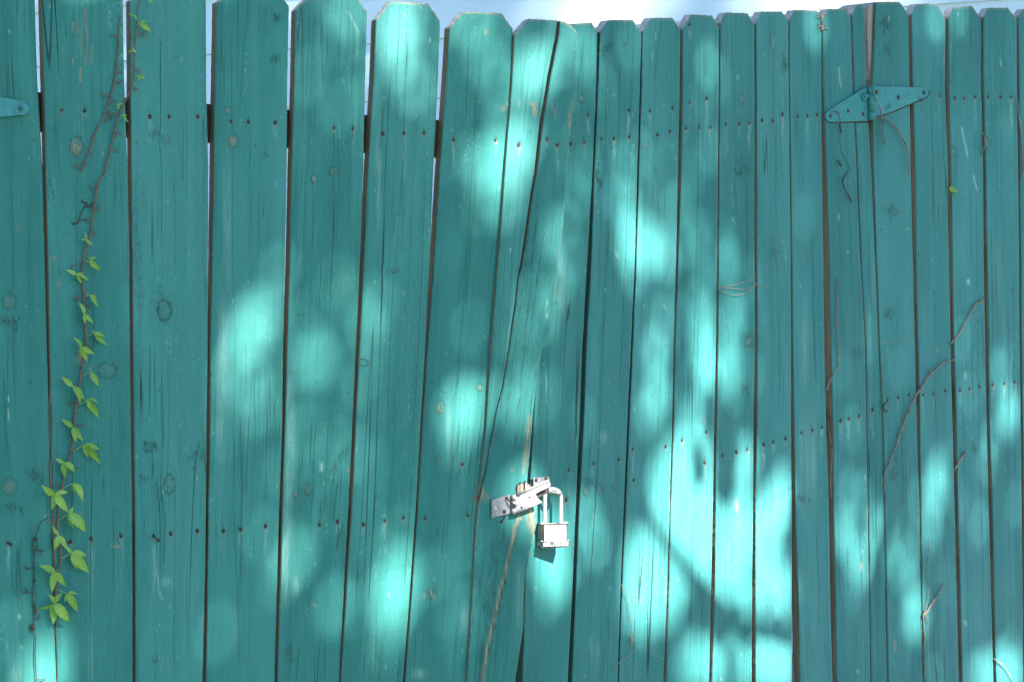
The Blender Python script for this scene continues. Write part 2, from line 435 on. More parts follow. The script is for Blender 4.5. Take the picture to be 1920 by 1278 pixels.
for pts, w, a in [([(1573, 125), (1575, 150), (1576, 165)], 1.2, 1), ([(1803, 238), (1809, 270), (1815, 297)], 1.6, 1), ([(1825, 328), (1833, 360)], 1.4, .9), ([(1815, 522), (1815, 535)], 3, 1),
                  ([(1876, 110), (1877, 128)], 1.0, .9), ([(1451, 68), (1450, 90)], 1, .8), ([(1572, 400), (1573, 415)], 1.4, .9), ([(1810, 695), (1811, 712)], 2.5, .7), ([(17, 55), (18, 63)], 1.8, .9),
                  ([(15, 740), (16, 755)], 1.4, .9), ([(16, 765), (17, 790)], 1.2, .9), ([(1808, 1160), (1811, 1175)], 3, .7), ([(36, 1150), (36, 1162)], 3, .8), ([(40, 1210), (40, 1216)], 3, .7),
                  ([(602, 865), (602, 885)], 3, .7), ([(1026, 560), (1026, 600)], 1, .5), ([(1225, 95), (1222, 115)], 1, .7), ([(1228, 60), (1230, 80)], .9, .6), ([(1243, 570), (1249, 580)], 1.5, .8),
                  ([(1154, 470), (1158, 485)], 2.4, .5), ([(1668, 30), (1666, 45)], 1.5, .8), ([(651, 20), (672, 60), (668, 110)], 2.5, .45), ([(1024, 690), (1025, 760)], 1.0, .6),
                  ([(1592, 470), (1588, 475)], 1.5, .8), ([(1372, 405), (1380, 425)], 2, .35), ([(1500, 530), (1500, 540)], 1, .8)]:
    line(f_pale, pts, w, a, .3)
# chalky rubbed strips
for (x, y, rx, ry, a) in [(425, 420, 7, 120, .38), (418, 660, 9, 120, .5), (412, 780, 7, 90, .4), (710, 300, 6, 60, .4), (711, 370, 5, 60, .45), (545, 790, 9, 130, .45), (540, 930, 9, 90, .5), (535, 1050, 7, 70, .6),
                          (555, 1100, 8, 20, .5), (1052, 530, 9, 55, .45), (1131, 818, 9, 12, .5), (870, 1160, 7, 30, .4), (172, 1050, 5, 60, .35), (170, 1240, 4, 60, .4), (290, 1070, 4, 55, .35),
                          (310, 1090, 16, 10, .4), (230, 1050, 3, 60, .3), (840, 800, 5, 60, .35), (975, 1120, 8, 60, .5), (700, 1230, 5, 40, .3), (895, 940, 4, 60, .25), (1640, 530, 5, 50, .3), (1630, 620, 4, 60, .35),
                          (1510, 860, 10, 90, .35), (1525, 860, 5, 70, .5), (1508, 660, 6, 80, .35), (785, 1262, 14, 10, .6), (30, 1262, 10, 18, .4), (1108, 1210, 3, 22, .4), (1120, 1215, 5, 14, .3),
                          (640, 525, 16, 40, .12), (1660, 840, 5, 40, .15), (1870, 500, 8, 60, .2), (1800, 960, 6, 40, .2)]:
    dab(f_pale, x, y, rx, ry, a * .62, 0, 1.2)
# grain that shows as sets of close lines on the split board and its neighbours
for (xt, xb, y0, y1, n, a) in [(985, 915, 60, 900, 9, .45), (1030, 960, 330, 900, 8, .4), (945, 890, 980, 1278, 9, .55), (1000, 985, 640, 760, 4, .3), (880, 850, 640, 960, 4, .35), (905, 880, 700, 880, 5, .3), (590, 575, 20, 200, 6, .25), (735, 725, 20, 180, 6, .25)]:
    for i in range(n):
        d = (i - n / 2) * rng.uniform(5, 7)
        ya, yb = y0 + rng.uniform(0, .3) * (y1 - y0), y1 - rng.uniform(0, .3) * (y1 - y0)
        m = lambda y: xt + (xb - xt) * (y - y0) / (y1 - y0) + d
        line(f_dark, [(m(ya), ya), (m((ya + yb) / 2), (ya + yb) / 2), (m(yb), yb)], .8, a * rng.uniform(.5, 1), .5)
for i in range(650):      # little flecks and ticks everywhere
    x, y = rng.uniform(-60, 1960), rng.uniform(0, 1290)
    r_ = rng.uniform(.5, 1.5)
    dab(f_pale if i % 2 else f_dark, x, y, r_, r_ * rng.uniform(1, 3.5), rng.uniform(.25, .8))
for i in range(110):
    x, y = rng.uniform(-60, 1960), rng.uniform(0, 1200)
    l_ = rng.uniform(20, 120)
    line(f_dark, [(x, y), (x + rng.normal(0, 1.5), y + l_)], rng.uniform(.5, .8), rng.uniform(.15, .45), .4)
f_h += value_noise(H_, W_, 60, 24, rng) * .0006 + value_noise(H_, W_, 9, 5, rng) * .00012

NAILS = {  # (x, y, size) in rows; the board is found from x
    'up': [(116, 207), (159, 208), (281, 219), (317, 219), (371, 219), (433, 228), (466, 229), (516, 230), (626, 240), (661, 242), (718, 251), (758, 250), (795, 249),
           (851, 263), (929, 263), (973, 271), (1026, 262), (1045, 272), (1070, 270), (1095, 267), (1102, 217), (1128, 261), (1151, 260), (1180, 257), (1179, 207), (1233, 253), (1256, 247),
           (1219, 208), (1261, 203), (1286, 241), (1311, 240), (1332, 240), (1293, 193), (1325, 185), (1361, 233), (1386, 233), (1405, 231), (1429, 226), (1449, 227), (1467, 215), (1496, 219),
           (1514, 218), (1532, 216), (1727, 188), (1761, 180), (1790, 184), (1808, 184), (1828, 182), (1853, 182), (1876, 182), (1896, 182), (1293, 47)],
    'low': [(132, 1015), (171, 1010), (227, 1004), (320, 1000), (370, 995), (419, 995), (451, 992), (498, 986), (599, 983), (633, 978), (681, 983), (721, 976), (757, 970), (797, 971), (877, 966), (867, 870),
            (1067, 881), (1062, 937), (1113, 869), (1160, 861), (1186, 842), (1248, 837), (1188, 900), (1279, 825), (1324, 810), (1321, 867), (1355, 854), (1381, 847), (1401, 842), (1432, 833), (1450, 828),
            (1473, 822), (1503, 811), (1523, 806), (1541, 801), (1576, 789), (1591, 785), (1610, 780), (1636, 768), (1664, 750), (1684, 745), (1704, 740), (1731, 740), (1750, 738), (1772, 733), (1800, 732),
            (1818, 729), (1836, 725), (1861, 721), (1883, 719), (1902, 716), (15, 1017), (288, 1004)]}
for row in NAILS.values():
    for (x, y) in row:
        sc_ = 1.0 if x < 1100 else .8
        dab(f_dark, x, y, 3.4 * sc_, 4.6 * sc_, .85, 0, 2)
        dab(f_bare, x + 1, y + 3, 3.6 * sc_, 6.5 * sc_, .35, 0, 1.5)
        dab(f_h, x, y, 4 * sc_, 5 * sc_, -.0012)
        line(f_dark, [(x, y - rng.uniform(6, 14)), (x + rng.normal(0, 1), y + rng.uniform(8, 20))], .8, .6, .2)
        ln = rng.uniform(12, 80) * sc_
        nstr = rng.choice([0, .3, .7, 1.1])
        for k in range(5):
            yy = y + 8 + ln * k / 5
            dab(f_pale, x + rng.normal(0, .8), yy, 3.2 * sc_, ln / 5, nstr * rng.uniform(.2, .6) * (1 - k / 7), 0, 1.2)
line(f_pale, [(288, 1020), (290, 1050), (296, 1090), (302, 1125)], 3, .45, .8)

f_dark = np.clip(f_dark, 0, 1); f_bare = np.clip(f_bare, 0, 1); f_pale = np.clip(f_pale, 0, .9)
def samp(f, X, Y):
    x = np.clip(X + OX, 0, W_ - 2.001); y = np.clip(Y + OY, 0, H_ - 2.001)
    ix = x.astype(int); iy = y.astype(int); fx = x - ix; fy = y - iy
    return (f[iy, ix] * (1 - fx) + f[iy, ix + 1] * fx) * (1 - fy) + (f[iy + 1, ix] * (1 - fx) + f[iy + 1, ix + 1] * fx) * fy

# ------------------------------------------------------------------ boards
def edge_fn(pts):
    p = np.array(sorted(pts, key=lambda q: q[1]), float)
    s0 = (p[1, 0] - p[0, 0]) / max(1, p[1, 1] - p[0, 1]) if p[1, 1] - p[0, 1] > 60 else 0
    k = max(0, len(p) - 3)
    s1 = (p[-1, 0] - p[k, 0]) / (p[-1, 1] - p[k, 1])
    p = np.vstack([[p[0, 0] - s0 * 100, p[0, 1] - 100], p, [p[-1, 0] + s1 * 700, p[-1, 1] + 700]])
    return p
def board_mesh(name, Lp, Rp, top, plane, off=0.0, sky_tone=0.0, side=0, origin=(0, 0, 0), thick=.019, seed=0, cup=.0012, twist=0.0, y_end=None, fine=True):
    r = np.random.default_rng(seed + 100)
    Lp, Rp = edge_fn(Lp), edge_fn(Rp)
    wl_ = np.cumsum(r.normal(0, 1, 400)); wl_ -= np.linspace(wl_[0], wl_[-1], 400); wl_ *= .8 / max(1, abs(wl_).max())
    wr_ = np.cumsum(r.normal(0, 1, 400)); wr_ -= np.linspace(wr_[0], wr_[-1], 400); wr_ *= .8 / max(1, abs(wr_).max())
    jl = r.normal(0, .10, 400); jr = r.normal(0, .10, 400)
    yy_ = np.linspace(-100, 1900, 400)
    Lf = lambda y: np.interp(y, Lp[:, 1], Lp[:, 0]) + np.interp(y, yy_, wl_ + jl)
    Rf = lambda y: np.interp(y, Rp[:, 1], Rp[:, 0]) + np.interp(y, yy_, wr_ + jr)
    top = np.array(top, float)
    wtop = Rf(70.) - Lf(70.)
    n = max(6, int(wtop / (1.5 if fine else 8)))
    u = np.linspace(0, 1, n + 1)
    ut = (top[:, 0] - top[0, 0]) / (top[-1, 0] - top[0, 0])
    u = np.unique(np.round(np.concatenate([u, ut[1:-1]]), 5))
    ytop = np.interp(u, ut, top[:, 1]) + np.interp(u * 40, np.arange(41), r.normal(0, .5, 41))
    base = max(100.0, ytop.max() + 10)
    v = np.linspace(0, 1, 34 if fine else 4)[:, None]
    Y0 = ytop[None] * (1 - v) + base * v
    ye = y_end if y_end else 1300.0
    rows = np.arange(base + 3, ye, 3.0 if fine else 60)
    tail = np.array([ye + 5]) if y_end else np.linspace(1310, 1690 if plane is PR else 1790, 8)
    Y = np.vstack([Y0, np.repeat(np.concatenate([rows, tail])[:, None], len(u), 1)])
    U = np.repeat(u[None], len(Y), 0)
    X = Lf(Y) + U * np.maximum(.6, Rf(Y) - Lf(Y))
    wid = 0.14
    e = np.minimum(U, 1 - U) * wid
    rnd = np.where(e < .003, -(.003 - e) ** 2 / .006 * 1.6, 0)
    yrel = (Y - ytop[None])
    rnd += np.where(yrel < 3, -.0012 * (1 - yrel / 3) ** 2, 0)
    fade = np.clip((1310 - Y) / 10, 0, 1)
    D = off + cup * ((2 * U - 1) ** 2 - .5) * (1 if seed % 2 else -1) + twist * (U - .5) * (Y - 600) / 600 + rnd + samp(f_h, X, Y) * fade
    dk = samp(f_dark, X, Y)
    D -= dk * .0009
    P = plane.at(X, Y, D)
    nr, nc = X.shape
    idx = np.arange(nr * nc).reshape(nr, nc)
    Q = np.stack([idx[:-1, :-1], idx[1:, :-1], idx[1:, 1:], idx[:-1, 1:]], -1).reshape(-1, 4)
    # grain coordinates flow round the knots
    gx = U * wid + 0.0; gX = X.copy()
    for (kx, ky, krx, kry) in KNOTS:
        if X.min() - 5 < kx < X.max() + 5:
            w = np.exp(-(((X - kx) / krx) ** 2 + ((Y - ky) / kry) ** 2))
            gX = gX - (gX - kx) * w * .75
    gx = gx + (gX - X) / 1000.0
    gy = -(Y - 639) / 1000.0
    sd = seed * 3.7
    G = np.stack([gx + sd * .5, gy + sd * .13, np.full_like(gx, sd)], -1)
    V = [P.reshape(-1, 3)]
    # rim: outline ring front copy + back ring
    ring = np.concatenate([idx[:, 0][::-1], idx[0, 1:], idx[1:, -1], idx[-1, -2:0:-1]])
    fr = P.reshape(-1, 3)[ring]
    bk = fr - plane.n * thick
    N0 = nr * nc; m = len(ring)
    # lightly wavy back arris
    V += [fr, bk]
    a = np.arange(m); b = (a + 1) % m
    Q2 = np.stack([N0 + a, N0 + b, N0 + m + b, N0 + m + a], -1)
    mats = [1 if side == 0 else 2] * m
    mats = np.array(mats)
    mats[nr - 1:nr - 1 + nc - 1] = 3            # the sawn top
    back = list(N0 + m + a)[::-1]
    V = np.vstack(V) - np.array(origin)
    mi = np.concatenate([np.zeros(len(Q)), mats, [1]])
    sm = np.concatenate([np.ones(len(Q)), np.zeros(m + 1)])
    me = mesh_np(name, V, np.vstack([Q, Q2]), mi, sm, [back])
    def full(f, z=0):
        return np.concatenate([f.ravel(), np.full(2 * m, z)])
    set_attr(me, 'dark', full(dk)); 
    edge_bare = np.clip((.0022 - e) / .0022, 0, 1) * np.clip(np.interp(Y, yy_, r.uniform(-.6, .9, 400)), 0, 1)
    tb = np.clip(1 - yrel / 5, 0, 1) * .7
    set_attr(me, 'bare', full(np.maximum(samp(f_bare, X, Y), np.maximum(edge_bare * .8, tb))))
    set_attr(me, 'pale', full(samp(f_pale, X, Y)))
    set_attr(me, 'sky_tone', np.full(len(V), sky_tone))
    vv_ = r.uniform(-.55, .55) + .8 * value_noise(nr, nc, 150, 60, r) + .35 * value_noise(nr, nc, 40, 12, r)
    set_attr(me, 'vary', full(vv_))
    Gf = np.vstack([G.reshape(-1, 3), np.zeros((2 * m, 3))])
    set_attr(me, 'grain', Gf, True)
    for mt in (M_PAINT, M_SIDE, M_SIDET, M_END): me.materials.append(mt)
    return me

YS7 = [0, 160, 320, 480, 640, 800, 960, 1100, 1278]
def E(*xs): return list(zip(xs, YS7))
# right edges and left edges of every board, photo pixels at the heights YS7
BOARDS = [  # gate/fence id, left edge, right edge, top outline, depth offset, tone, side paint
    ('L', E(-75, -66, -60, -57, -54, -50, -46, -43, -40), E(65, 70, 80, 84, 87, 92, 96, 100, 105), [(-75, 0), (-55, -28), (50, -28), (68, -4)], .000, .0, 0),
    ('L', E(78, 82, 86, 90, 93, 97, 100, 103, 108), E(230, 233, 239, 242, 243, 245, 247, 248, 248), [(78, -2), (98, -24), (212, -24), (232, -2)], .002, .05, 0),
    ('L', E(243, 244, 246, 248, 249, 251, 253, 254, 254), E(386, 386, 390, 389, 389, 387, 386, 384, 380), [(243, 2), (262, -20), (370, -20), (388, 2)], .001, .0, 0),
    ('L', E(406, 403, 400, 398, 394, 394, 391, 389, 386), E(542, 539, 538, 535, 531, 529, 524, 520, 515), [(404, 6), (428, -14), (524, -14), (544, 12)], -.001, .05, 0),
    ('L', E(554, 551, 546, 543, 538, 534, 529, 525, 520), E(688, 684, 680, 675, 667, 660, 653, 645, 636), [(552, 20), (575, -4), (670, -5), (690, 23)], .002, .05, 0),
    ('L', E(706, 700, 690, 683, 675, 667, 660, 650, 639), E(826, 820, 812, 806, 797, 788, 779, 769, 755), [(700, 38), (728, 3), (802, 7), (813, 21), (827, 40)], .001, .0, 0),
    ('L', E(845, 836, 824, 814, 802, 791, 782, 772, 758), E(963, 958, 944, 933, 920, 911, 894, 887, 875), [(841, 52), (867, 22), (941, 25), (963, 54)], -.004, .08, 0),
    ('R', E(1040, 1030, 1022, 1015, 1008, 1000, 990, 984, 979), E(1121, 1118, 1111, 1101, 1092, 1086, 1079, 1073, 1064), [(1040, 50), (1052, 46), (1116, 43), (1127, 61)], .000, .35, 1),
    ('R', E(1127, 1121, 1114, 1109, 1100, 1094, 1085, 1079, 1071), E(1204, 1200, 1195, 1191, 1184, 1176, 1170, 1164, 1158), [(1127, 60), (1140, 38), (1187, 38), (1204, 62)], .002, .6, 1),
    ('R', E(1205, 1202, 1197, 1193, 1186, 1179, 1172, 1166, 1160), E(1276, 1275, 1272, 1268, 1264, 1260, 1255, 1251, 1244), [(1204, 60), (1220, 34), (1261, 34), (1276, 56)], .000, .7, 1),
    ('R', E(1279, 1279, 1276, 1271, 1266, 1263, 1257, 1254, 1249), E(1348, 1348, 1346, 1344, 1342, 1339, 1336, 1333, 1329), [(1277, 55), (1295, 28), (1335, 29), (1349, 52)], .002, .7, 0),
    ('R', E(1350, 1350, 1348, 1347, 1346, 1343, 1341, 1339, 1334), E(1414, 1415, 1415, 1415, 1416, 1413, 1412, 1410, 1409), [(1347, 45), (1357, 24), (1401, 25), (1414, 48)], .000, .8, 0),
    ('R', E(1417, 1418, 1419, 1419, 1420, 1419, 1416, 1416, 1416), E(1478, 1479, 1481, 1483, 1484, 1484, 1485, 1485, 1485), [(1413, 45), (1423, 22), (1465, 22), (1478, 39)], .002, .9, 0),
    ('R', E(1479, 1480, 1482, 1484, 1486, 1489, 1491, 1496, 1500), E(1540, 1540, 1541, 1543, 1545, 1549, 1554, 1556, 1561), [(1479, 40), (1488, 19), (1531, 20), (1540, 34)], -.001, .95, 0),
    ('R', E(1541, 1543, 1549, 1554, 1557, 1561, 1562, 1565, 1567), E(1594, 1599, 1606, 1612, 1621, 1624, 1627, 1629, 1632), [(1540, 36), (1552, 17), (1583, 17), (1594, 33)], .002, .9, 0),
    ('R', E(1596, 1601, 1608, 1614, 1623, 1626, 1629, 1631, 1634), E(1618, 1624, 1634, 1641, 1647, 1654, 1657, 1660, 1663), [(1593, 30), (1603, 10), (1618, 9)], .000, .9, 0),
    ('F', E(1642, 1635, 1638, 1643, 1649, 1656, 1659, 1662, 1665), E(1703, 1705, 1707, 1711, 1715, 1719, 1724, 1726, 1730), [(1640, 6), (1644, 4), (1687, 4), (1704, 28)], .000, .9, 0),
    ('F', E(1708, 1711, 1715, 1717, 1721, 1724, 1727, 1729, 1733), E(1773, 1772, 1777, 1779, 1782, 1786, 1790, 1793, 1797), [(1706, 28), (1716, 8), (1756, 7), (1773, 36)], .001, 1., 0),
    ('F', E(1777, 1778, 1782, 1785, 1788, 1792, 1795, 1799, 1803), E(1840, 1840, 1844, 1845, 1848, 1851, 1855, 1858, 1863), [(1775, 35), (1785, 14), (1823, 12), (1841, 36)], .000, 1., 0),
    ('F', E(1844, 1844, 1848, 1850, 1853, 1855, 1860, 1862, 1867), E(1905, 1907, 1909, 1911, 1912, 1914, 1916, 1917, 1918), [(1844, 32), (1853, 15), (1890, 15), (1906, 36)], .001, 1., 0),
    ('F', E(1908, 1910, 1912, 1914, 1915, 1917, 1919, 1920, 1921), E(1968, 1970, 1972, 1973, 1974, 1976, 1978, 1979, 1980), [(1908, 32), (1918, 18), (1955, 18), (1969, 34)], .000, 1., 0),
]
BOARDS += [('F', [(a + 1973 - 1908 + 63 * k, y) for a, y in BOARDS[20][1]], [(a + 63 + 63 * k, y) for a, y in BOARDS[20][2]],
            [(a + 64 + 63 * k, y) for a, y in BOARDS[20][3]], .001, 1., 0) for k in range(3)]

o_L = (-.45, 4.95, .05); o_R = (.35, 5.5, .05); o_F = (1.1, 6.25, .0)
gateL = thing('wooden_gate', 'left gate leaf of wide teal boards with the green creeper climbing it', 'gate', o_L, 'two leaves of the teal gate')
gateR = thing('wooden_gate', 'right gate leaf of narrow teal boards between the padlock and triangular hinge', 'gate', o_R, 'two leaves of the teal gate')
fence = thing('wooden_fence', 'fixed teal picket fence to the right of the long triangular hinge', 'fence', o_F)
OWN = {'L': (gateL, PL, o_L), 'R': (gateR, PR, o_R), 'F': (fence, PR, o_F)}
planks = []
for i, (g, Lp, Rp, top, off, sky_tone, side) in enumerate(BOARDS):
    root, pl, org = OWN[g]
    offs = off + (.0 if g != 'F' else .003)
    me = board_mesh('plank', Lp, Rp, top, pl, offs, sky_tone, side, org, seed=i, twist=float(rng.normal(0, .0015)), fine=i < 21)
    o = link('plank', me, root)
    planks.append((o, root, pl, org, edge_fn(Lp), edge_fn(Rp), offs))
# the split board: two torn lengths of one plank
c1 = [(1046, 36), (1043, 65), (1036, 100), (1028, 140), (1020, 190), (1013, 230), (1008, 270), (1003, 320), (998, 350), (990, 400), (983, 450), (975, 500), (971, 520), (967, 560), (961, 600), (955, 645), (948, 690), (942, 725), (930, 770), (920, 825), (909, 890), (905, 903), (897, 940)]
Lsp = [(964, 65), (958, 170), (946, 320), (934, 480), (921, 640), (912, 800), (896, 940)]
sa = board_mesh('plank', Lsp, [(x - 1.5, y) for x, y in c1], [(964, 66), (990, 36), (1045, 38)], PL, .003, .05, 0, o_L, seed=31, y_end=934)
c1r = [(1050, 36)] + [(x + (5 if 60 < y < 330 else 4 if y < 520 else 1.5), y) for x, y in c1[1:]] + [(893, 990), (887, 1100), (876, 1278)]
Rsp = [(1083, 50), (1082, 75), (1077, 175), (1062, 330), (1055, 432), (1047, 482), (1041, 545), (1031, 620), (1015, 660), (1009, 690), (1002, 747), (997, 800), (991, 870), (988, 905), (1006, 940), (1006, 970), (985, 1078), (982, 1110), (981, 1170), (965, 1278)]
sb = board_mesh('plank', c1r, Rsp, [(1050, 40), (1060, 42), (1072, 49), (1083, 62)], PL, .004, .15, 0, o_L, seed=32, twist=.001)
bm = bmesh.new(); bm.from_mesh(sa); bm.from_mesh(sb)
for lyr_src in ():
    pass
bm.to_mesh(sb); bm.free(); sb.update()
split = link('plank', sb, gateL)
split['label'] = 'teal plank split lengthwise by a long open crack'
planks.append((split, gateL, PL, o_L, edge_fn(Lsp + [(876, 1278)]), edge_fn(Rsp), .004))

# nail heads belong to their boards
def dome_mesh(name, r, h, seg=10, rings=3, ell=1.25):
    V = [(0, -h, 0)]
    Q = []; ng = []
    for k in range(1, rings + 1):
        a = k / rings * math.pi / 2
        for j in range(seg):
            t = j / seg * 2 * math.pi
            V.append((r * math.sin(a) * math.cos(t), -h * math.cos(a), r * ell * math.sin(a) * math.sin(t)))
    for j in range(seg): ng.append([0, 1 + (j + 1) % seg, 1 + j])
    for k in range(rings - 1):
        for j in range(seg):
            a0 = 1 + k * seg + j; a1 = 1 + k * seg + (j + 1) % seg
            Q.append([a0, a1, a1 + seg, a0 + seg])
    return mesh_np(name, V, Q, None, np.ones(len(Q) + len(ng)), ng)
nail_me = dome_mesh('nail_head', .0024, .0012)
nail_me.materials.append(M_RUST)
def rotz_of(pl): return math.atan2(pl.t[1], pl.t[0])
for row in NAILS.values():
    for (x, y) in row:
        best = None
        for P_ in planks[::-1]:
            l = np.interp(y, P_[4][:, 1], P_[4][:, 0]); r_ = np.interp(y, P_[5][:, 1], P_[5][:, 0])
            if l <= x <= r_: best = P_; break
        if not best: continue
        o, root, pl, org, _, _, off = best
        p = pl.at(x, y, off - .0006)
        k = link('nail_head', nail_me, o, tuple(p - np.array(org)))
        k.rotation_euler = (0, rng.normal(0, .3), rotz_of(pl))
        s_ = rng.uniform(.65, 1.35)
        k.scale = (s_, 1, s_ * rng.uniform(.8, 1.3))

# ------------------------------------------------------------------ tubes, plates, leaves
def smooth_path(P, n=4):
    P = np.asarray(P, float)
    if len(P) < 3: return P
    Q = np.vstack([2 * P[0] - P[1], P, 2 * P[-1] - P[-2]])
    out = []
    for i in range(1, len(Q) - 2):
        for t in np.arange(n) / n:
            a, b, c, d = Q[i - 1], Q[i], Q[i + 1], Q[i + 2]
            out.append(.5 * ((2 * b) + (-a + c) * t + (2 * a - 5 * b + 4 * c - d) * t * t + (-a + 3 * b - 3 * c + d) * t ** 3))
    out.append(P[-1])
    return np.array(out)
def tube(bm, P, R, seg=7, n=4, jit=.0, cap=True):
    P = smooth_path(P, n)
    R = np.interp(np.linspace(0, 1, len(P)), np.linspace(0, 1, len(np.atleast_1d(R))) if np.size(R) > 1 else [0, 1], R if np.size(R) > 1 else [R, R])
    rr = np.random.default_rng(len(P) * 7 + int(abs(P[0, 0]) * 1e4) % 999)
    prev = None; rings = []
    for i, p in enumerate(P):
        d = P[min(i + 1, len(P) - 1)] - P[max(i - 1, 0)]
        d = Vector(d).normalized()
        if prev is None:
            a = d.cross(Vector((0, 1, .1))).normalized()
        else:
            a = (prev - d * prev.dot(d)).normalized()
        prev = a
        b = d.cross(a)
        r = R[i] * (1 + jit * rr.normal())
        rings.append([bm.verts.new(Vector(p) + (a * math.cos(k / seg * 6.28318) + b * math.sin(k / seg * 6.28318)) * r) for k in range(seg)])
    for i in range(len(rings) - 1):
        for k in range(seg):
            f = bm.faces.new([rings[i][k], rings[i][(k + 1) % seg], rings[i + 1][(k + 1) % seg], rings[i + 1][k]])
            f.smooth = True
    if cap:
        bm.faces.new(rings[0][::-1]); bm.faces.new(rings[-1])
def plate(bm, pts, pl, off, th, bev=.0006):
    """flat plate outlined by photo pixels pts on plane pl; off may vary per point"""
    off = np.broadcast_to(off, (len(pts),))
    P = pl.at([p[0] for p in pts], [p[1] for p in pts], off)
    c = P.mean(0)
    fr = [bm.verts.new(Vector(p + (c - p) / (np.linalg.norm(c - p) + 1e-9) * bev)) for p in P]
    md = [bm.verts.new(Vector(p - pl.n * bev)) for p in P]
    bk = [bm.verts.new(Vector(p - pl.n * th)) for p in P]
    n = len(pts)
    faces = [bm.faces.new(fr)]
    bm.faces.new(bk[::-1])
    for A, B in ((fr, md), (md, bk)):
        for i in range(n):
            bm.faces.new([A[i], B[i], B[(i + 1) % n], A[(i + 1) % n]])
def fin(name, bm, mat, parent=None, org=(0, 0, 0), smooth=False, extra=()):
    bmesh.ops.recalc_face_normals(bm, faces=bm.faces)
    bmesh.ops.translate(bm, verts=bm.verts, vec=-Vector(org))
    me = bpy.data.meshes.new(name); bm.to_mesh(me); bm.free()
    if smooth:
        for p in me.polygons: p.use_smooth = True
    me.materials.append(mat)
    for m in extra: me.materials.append(m)
    o = bpy.data.objects.new(name, me); COL.objects.link(o)
    if parent is not None: o.parent = parent
    else: o.location = org
    return o
def dome(bm, c, n, r, h, seg=12, rings=3, slot=False):
    n = Vector(n).normalized(); a = n.cross(Vector((0, 0, 1))).normalized(); b = n.cross(a)
    top = bm.verts.new(Vector(c) + n * h); prev = None
    for k in range(1, rings + 1):
        t = k / rings * math.pi / 2
        ring = [bm.verts.new(Vector(c) + n * h * math.cos(t) + (a * math.cos(j / seg * 6.2832) + b * math.sin(j / seg * 6.2832)) * r * math.sin(t)) for j in range(seg)]
        for j in range(seg):
            f = bm.faces.new([top, ring[j], ring[(j + 1) % seg]] if prev is None else [prev[j], ring[j], ring[(j + 1) % seg], prev[(j + 1) % seg]])
            f.smooth = True
        prev = ring
    bm.faces.new(prev[::-1])
def boxo(bm, c, ex, ey, ez, hx, hy, hz, bevel=0.0, seg=2):
    """box with axes ex, ey, ez and half sizes"""
    c = Vector(c); ex, ey, ez = Vector(ex), Vector(ey), Vector(ez)
    r = bmesh.ops.create_cube(bm, size=2.0)
    for v in r['verts']:
        v.co = c + ex * v.co.x * hx + ey * v.co.y * hy + ez * v.co.z * hz
    if bevel:
        es = list({e for v in r['verts'] for e in v.link_edges})
        bmesh.ops.bevel(bm, geom=es, offset=bevel, segments=seg, affect='EDGES', profile=.6)

# rails behind the boards
def rail(root, org, pl, x0, y0, x1, y1, h, name='rail', off=-.018, depth=.038, mat=M_RAIL):
    bm = bmesh.new()
    a = pl.at([x0, x1, x1, x0], [y0 - h / 2, y1 - h / 2 * .93, y1 + h / 2 * .93, y0 + h / 2], off)
    fr = [bm.verts.new(Vector(p)) for p in a]; bk = [bm.verts.new(Vector(p - pl.n * depth)) for p in a]
    bm.faces.new(fr); bm.faces.new(bk[::-1])
    for i in range(4): bm.faces.new([fr[i], bk[i], bk[(i + 1) % 4], fr[(i + 1) % 4]])
    return fin(name, bm, mat, root, org)
rail(gateL, o_L, PL, -60, 200, 985, 270, 72, off=-.027)
rail(gateL, o_L, PL, -60, 1022, 960, 964, 74, off=-.027)
rail(gateR, o_R, PR, 1060, 272, 1640, 208, 60, off=-.027)
rail(gateR, o_R, PR, 1010, 905, 1650, 768, 64, off=-.027)
rail(gateL, o_L, PL, -60, 1690, 900, 1640, 74, off=-.027)
rail(gateR, o_R, PR, 1010, 1600, 1650, 1480, 64, off=-.027)
rail(fence, o_F, PR, 1650, 190, 2150, 175, 50, off=-.027)
rail(fence, o_F, PR, 1655, 752, 2150, 690, 52, off=-.027)
rail(fence, o_F, PR, 1655, 1420, 2150, 1330, 52, off=-.027)
# weathered post end that shows between gate and fence
me = board_mesh('post', [(1625, 0), (1624, 60), (1627, 120), (1633, 200), (1640, 640), (1655, 1278)], [(1643, 0), (1642, 60), (1641, 160), (1645, 640), (1664, 1278)], [(1627, 16), (1634, 9), (1643, 3)], PR, -.006, 1, 0, o_F, .09, seed=60)
me.materials.clear()
for m_ in (M_GREY, M_GREY, M_GREY, M_END): me.materials.append(m_)
post = link('post', me, fence); post['label'] = 'bare grey weathered post edge'

# ------------------------------------------------------------------ hinges
def screw(bm, pl, x, y, off, r):
    c = pl.at(x, y, off)
    dome(bm, c, pl.n, r, r * .45)
def cross_slot(bm, pl, x, y, off, r):
    c = pl.at(x, y, off)
    for a in (.25, .25 + math.pi / 2):
        e = pl.t * math.cos(a) + np.array([0, 0, 1.]) * math.sin(a); f_ = np.cross(e, pl.n)
        boxo(bm, c, e, f_, pl.n, r * .6, r * .13, .0006)
po = tuple(PR.at(1634, 195, .006))
hinge = thing('gate_hinge', 'teal painted hinge of two triangular straps joining right gate leaf and fence', 'hinge', po, 'painted gate hinges')
bm = bmesh.new(); plate(bm, [(1548, 215), (1553, 209), (1622, 166), (1629, 168), (1629, 229.5), (1557, 231.5), (1550, 228), (1547, 221)], PR, .0032, .002); fin('rust_shadow_edge', bm, M_RUST, hinge, po)  # rusty lower edge, also dark in place of the shadow under the leaf
bm = bmesh.new(); plate(bm, [(1640, 168), (1743, 170), (1744, 175), (1739, 183), (1729, 188), (1664, 215.5), (1640, 221)], PR, .0045, .002); fin('rust_shadow_edge', bm, M_RUST, hinge, po)
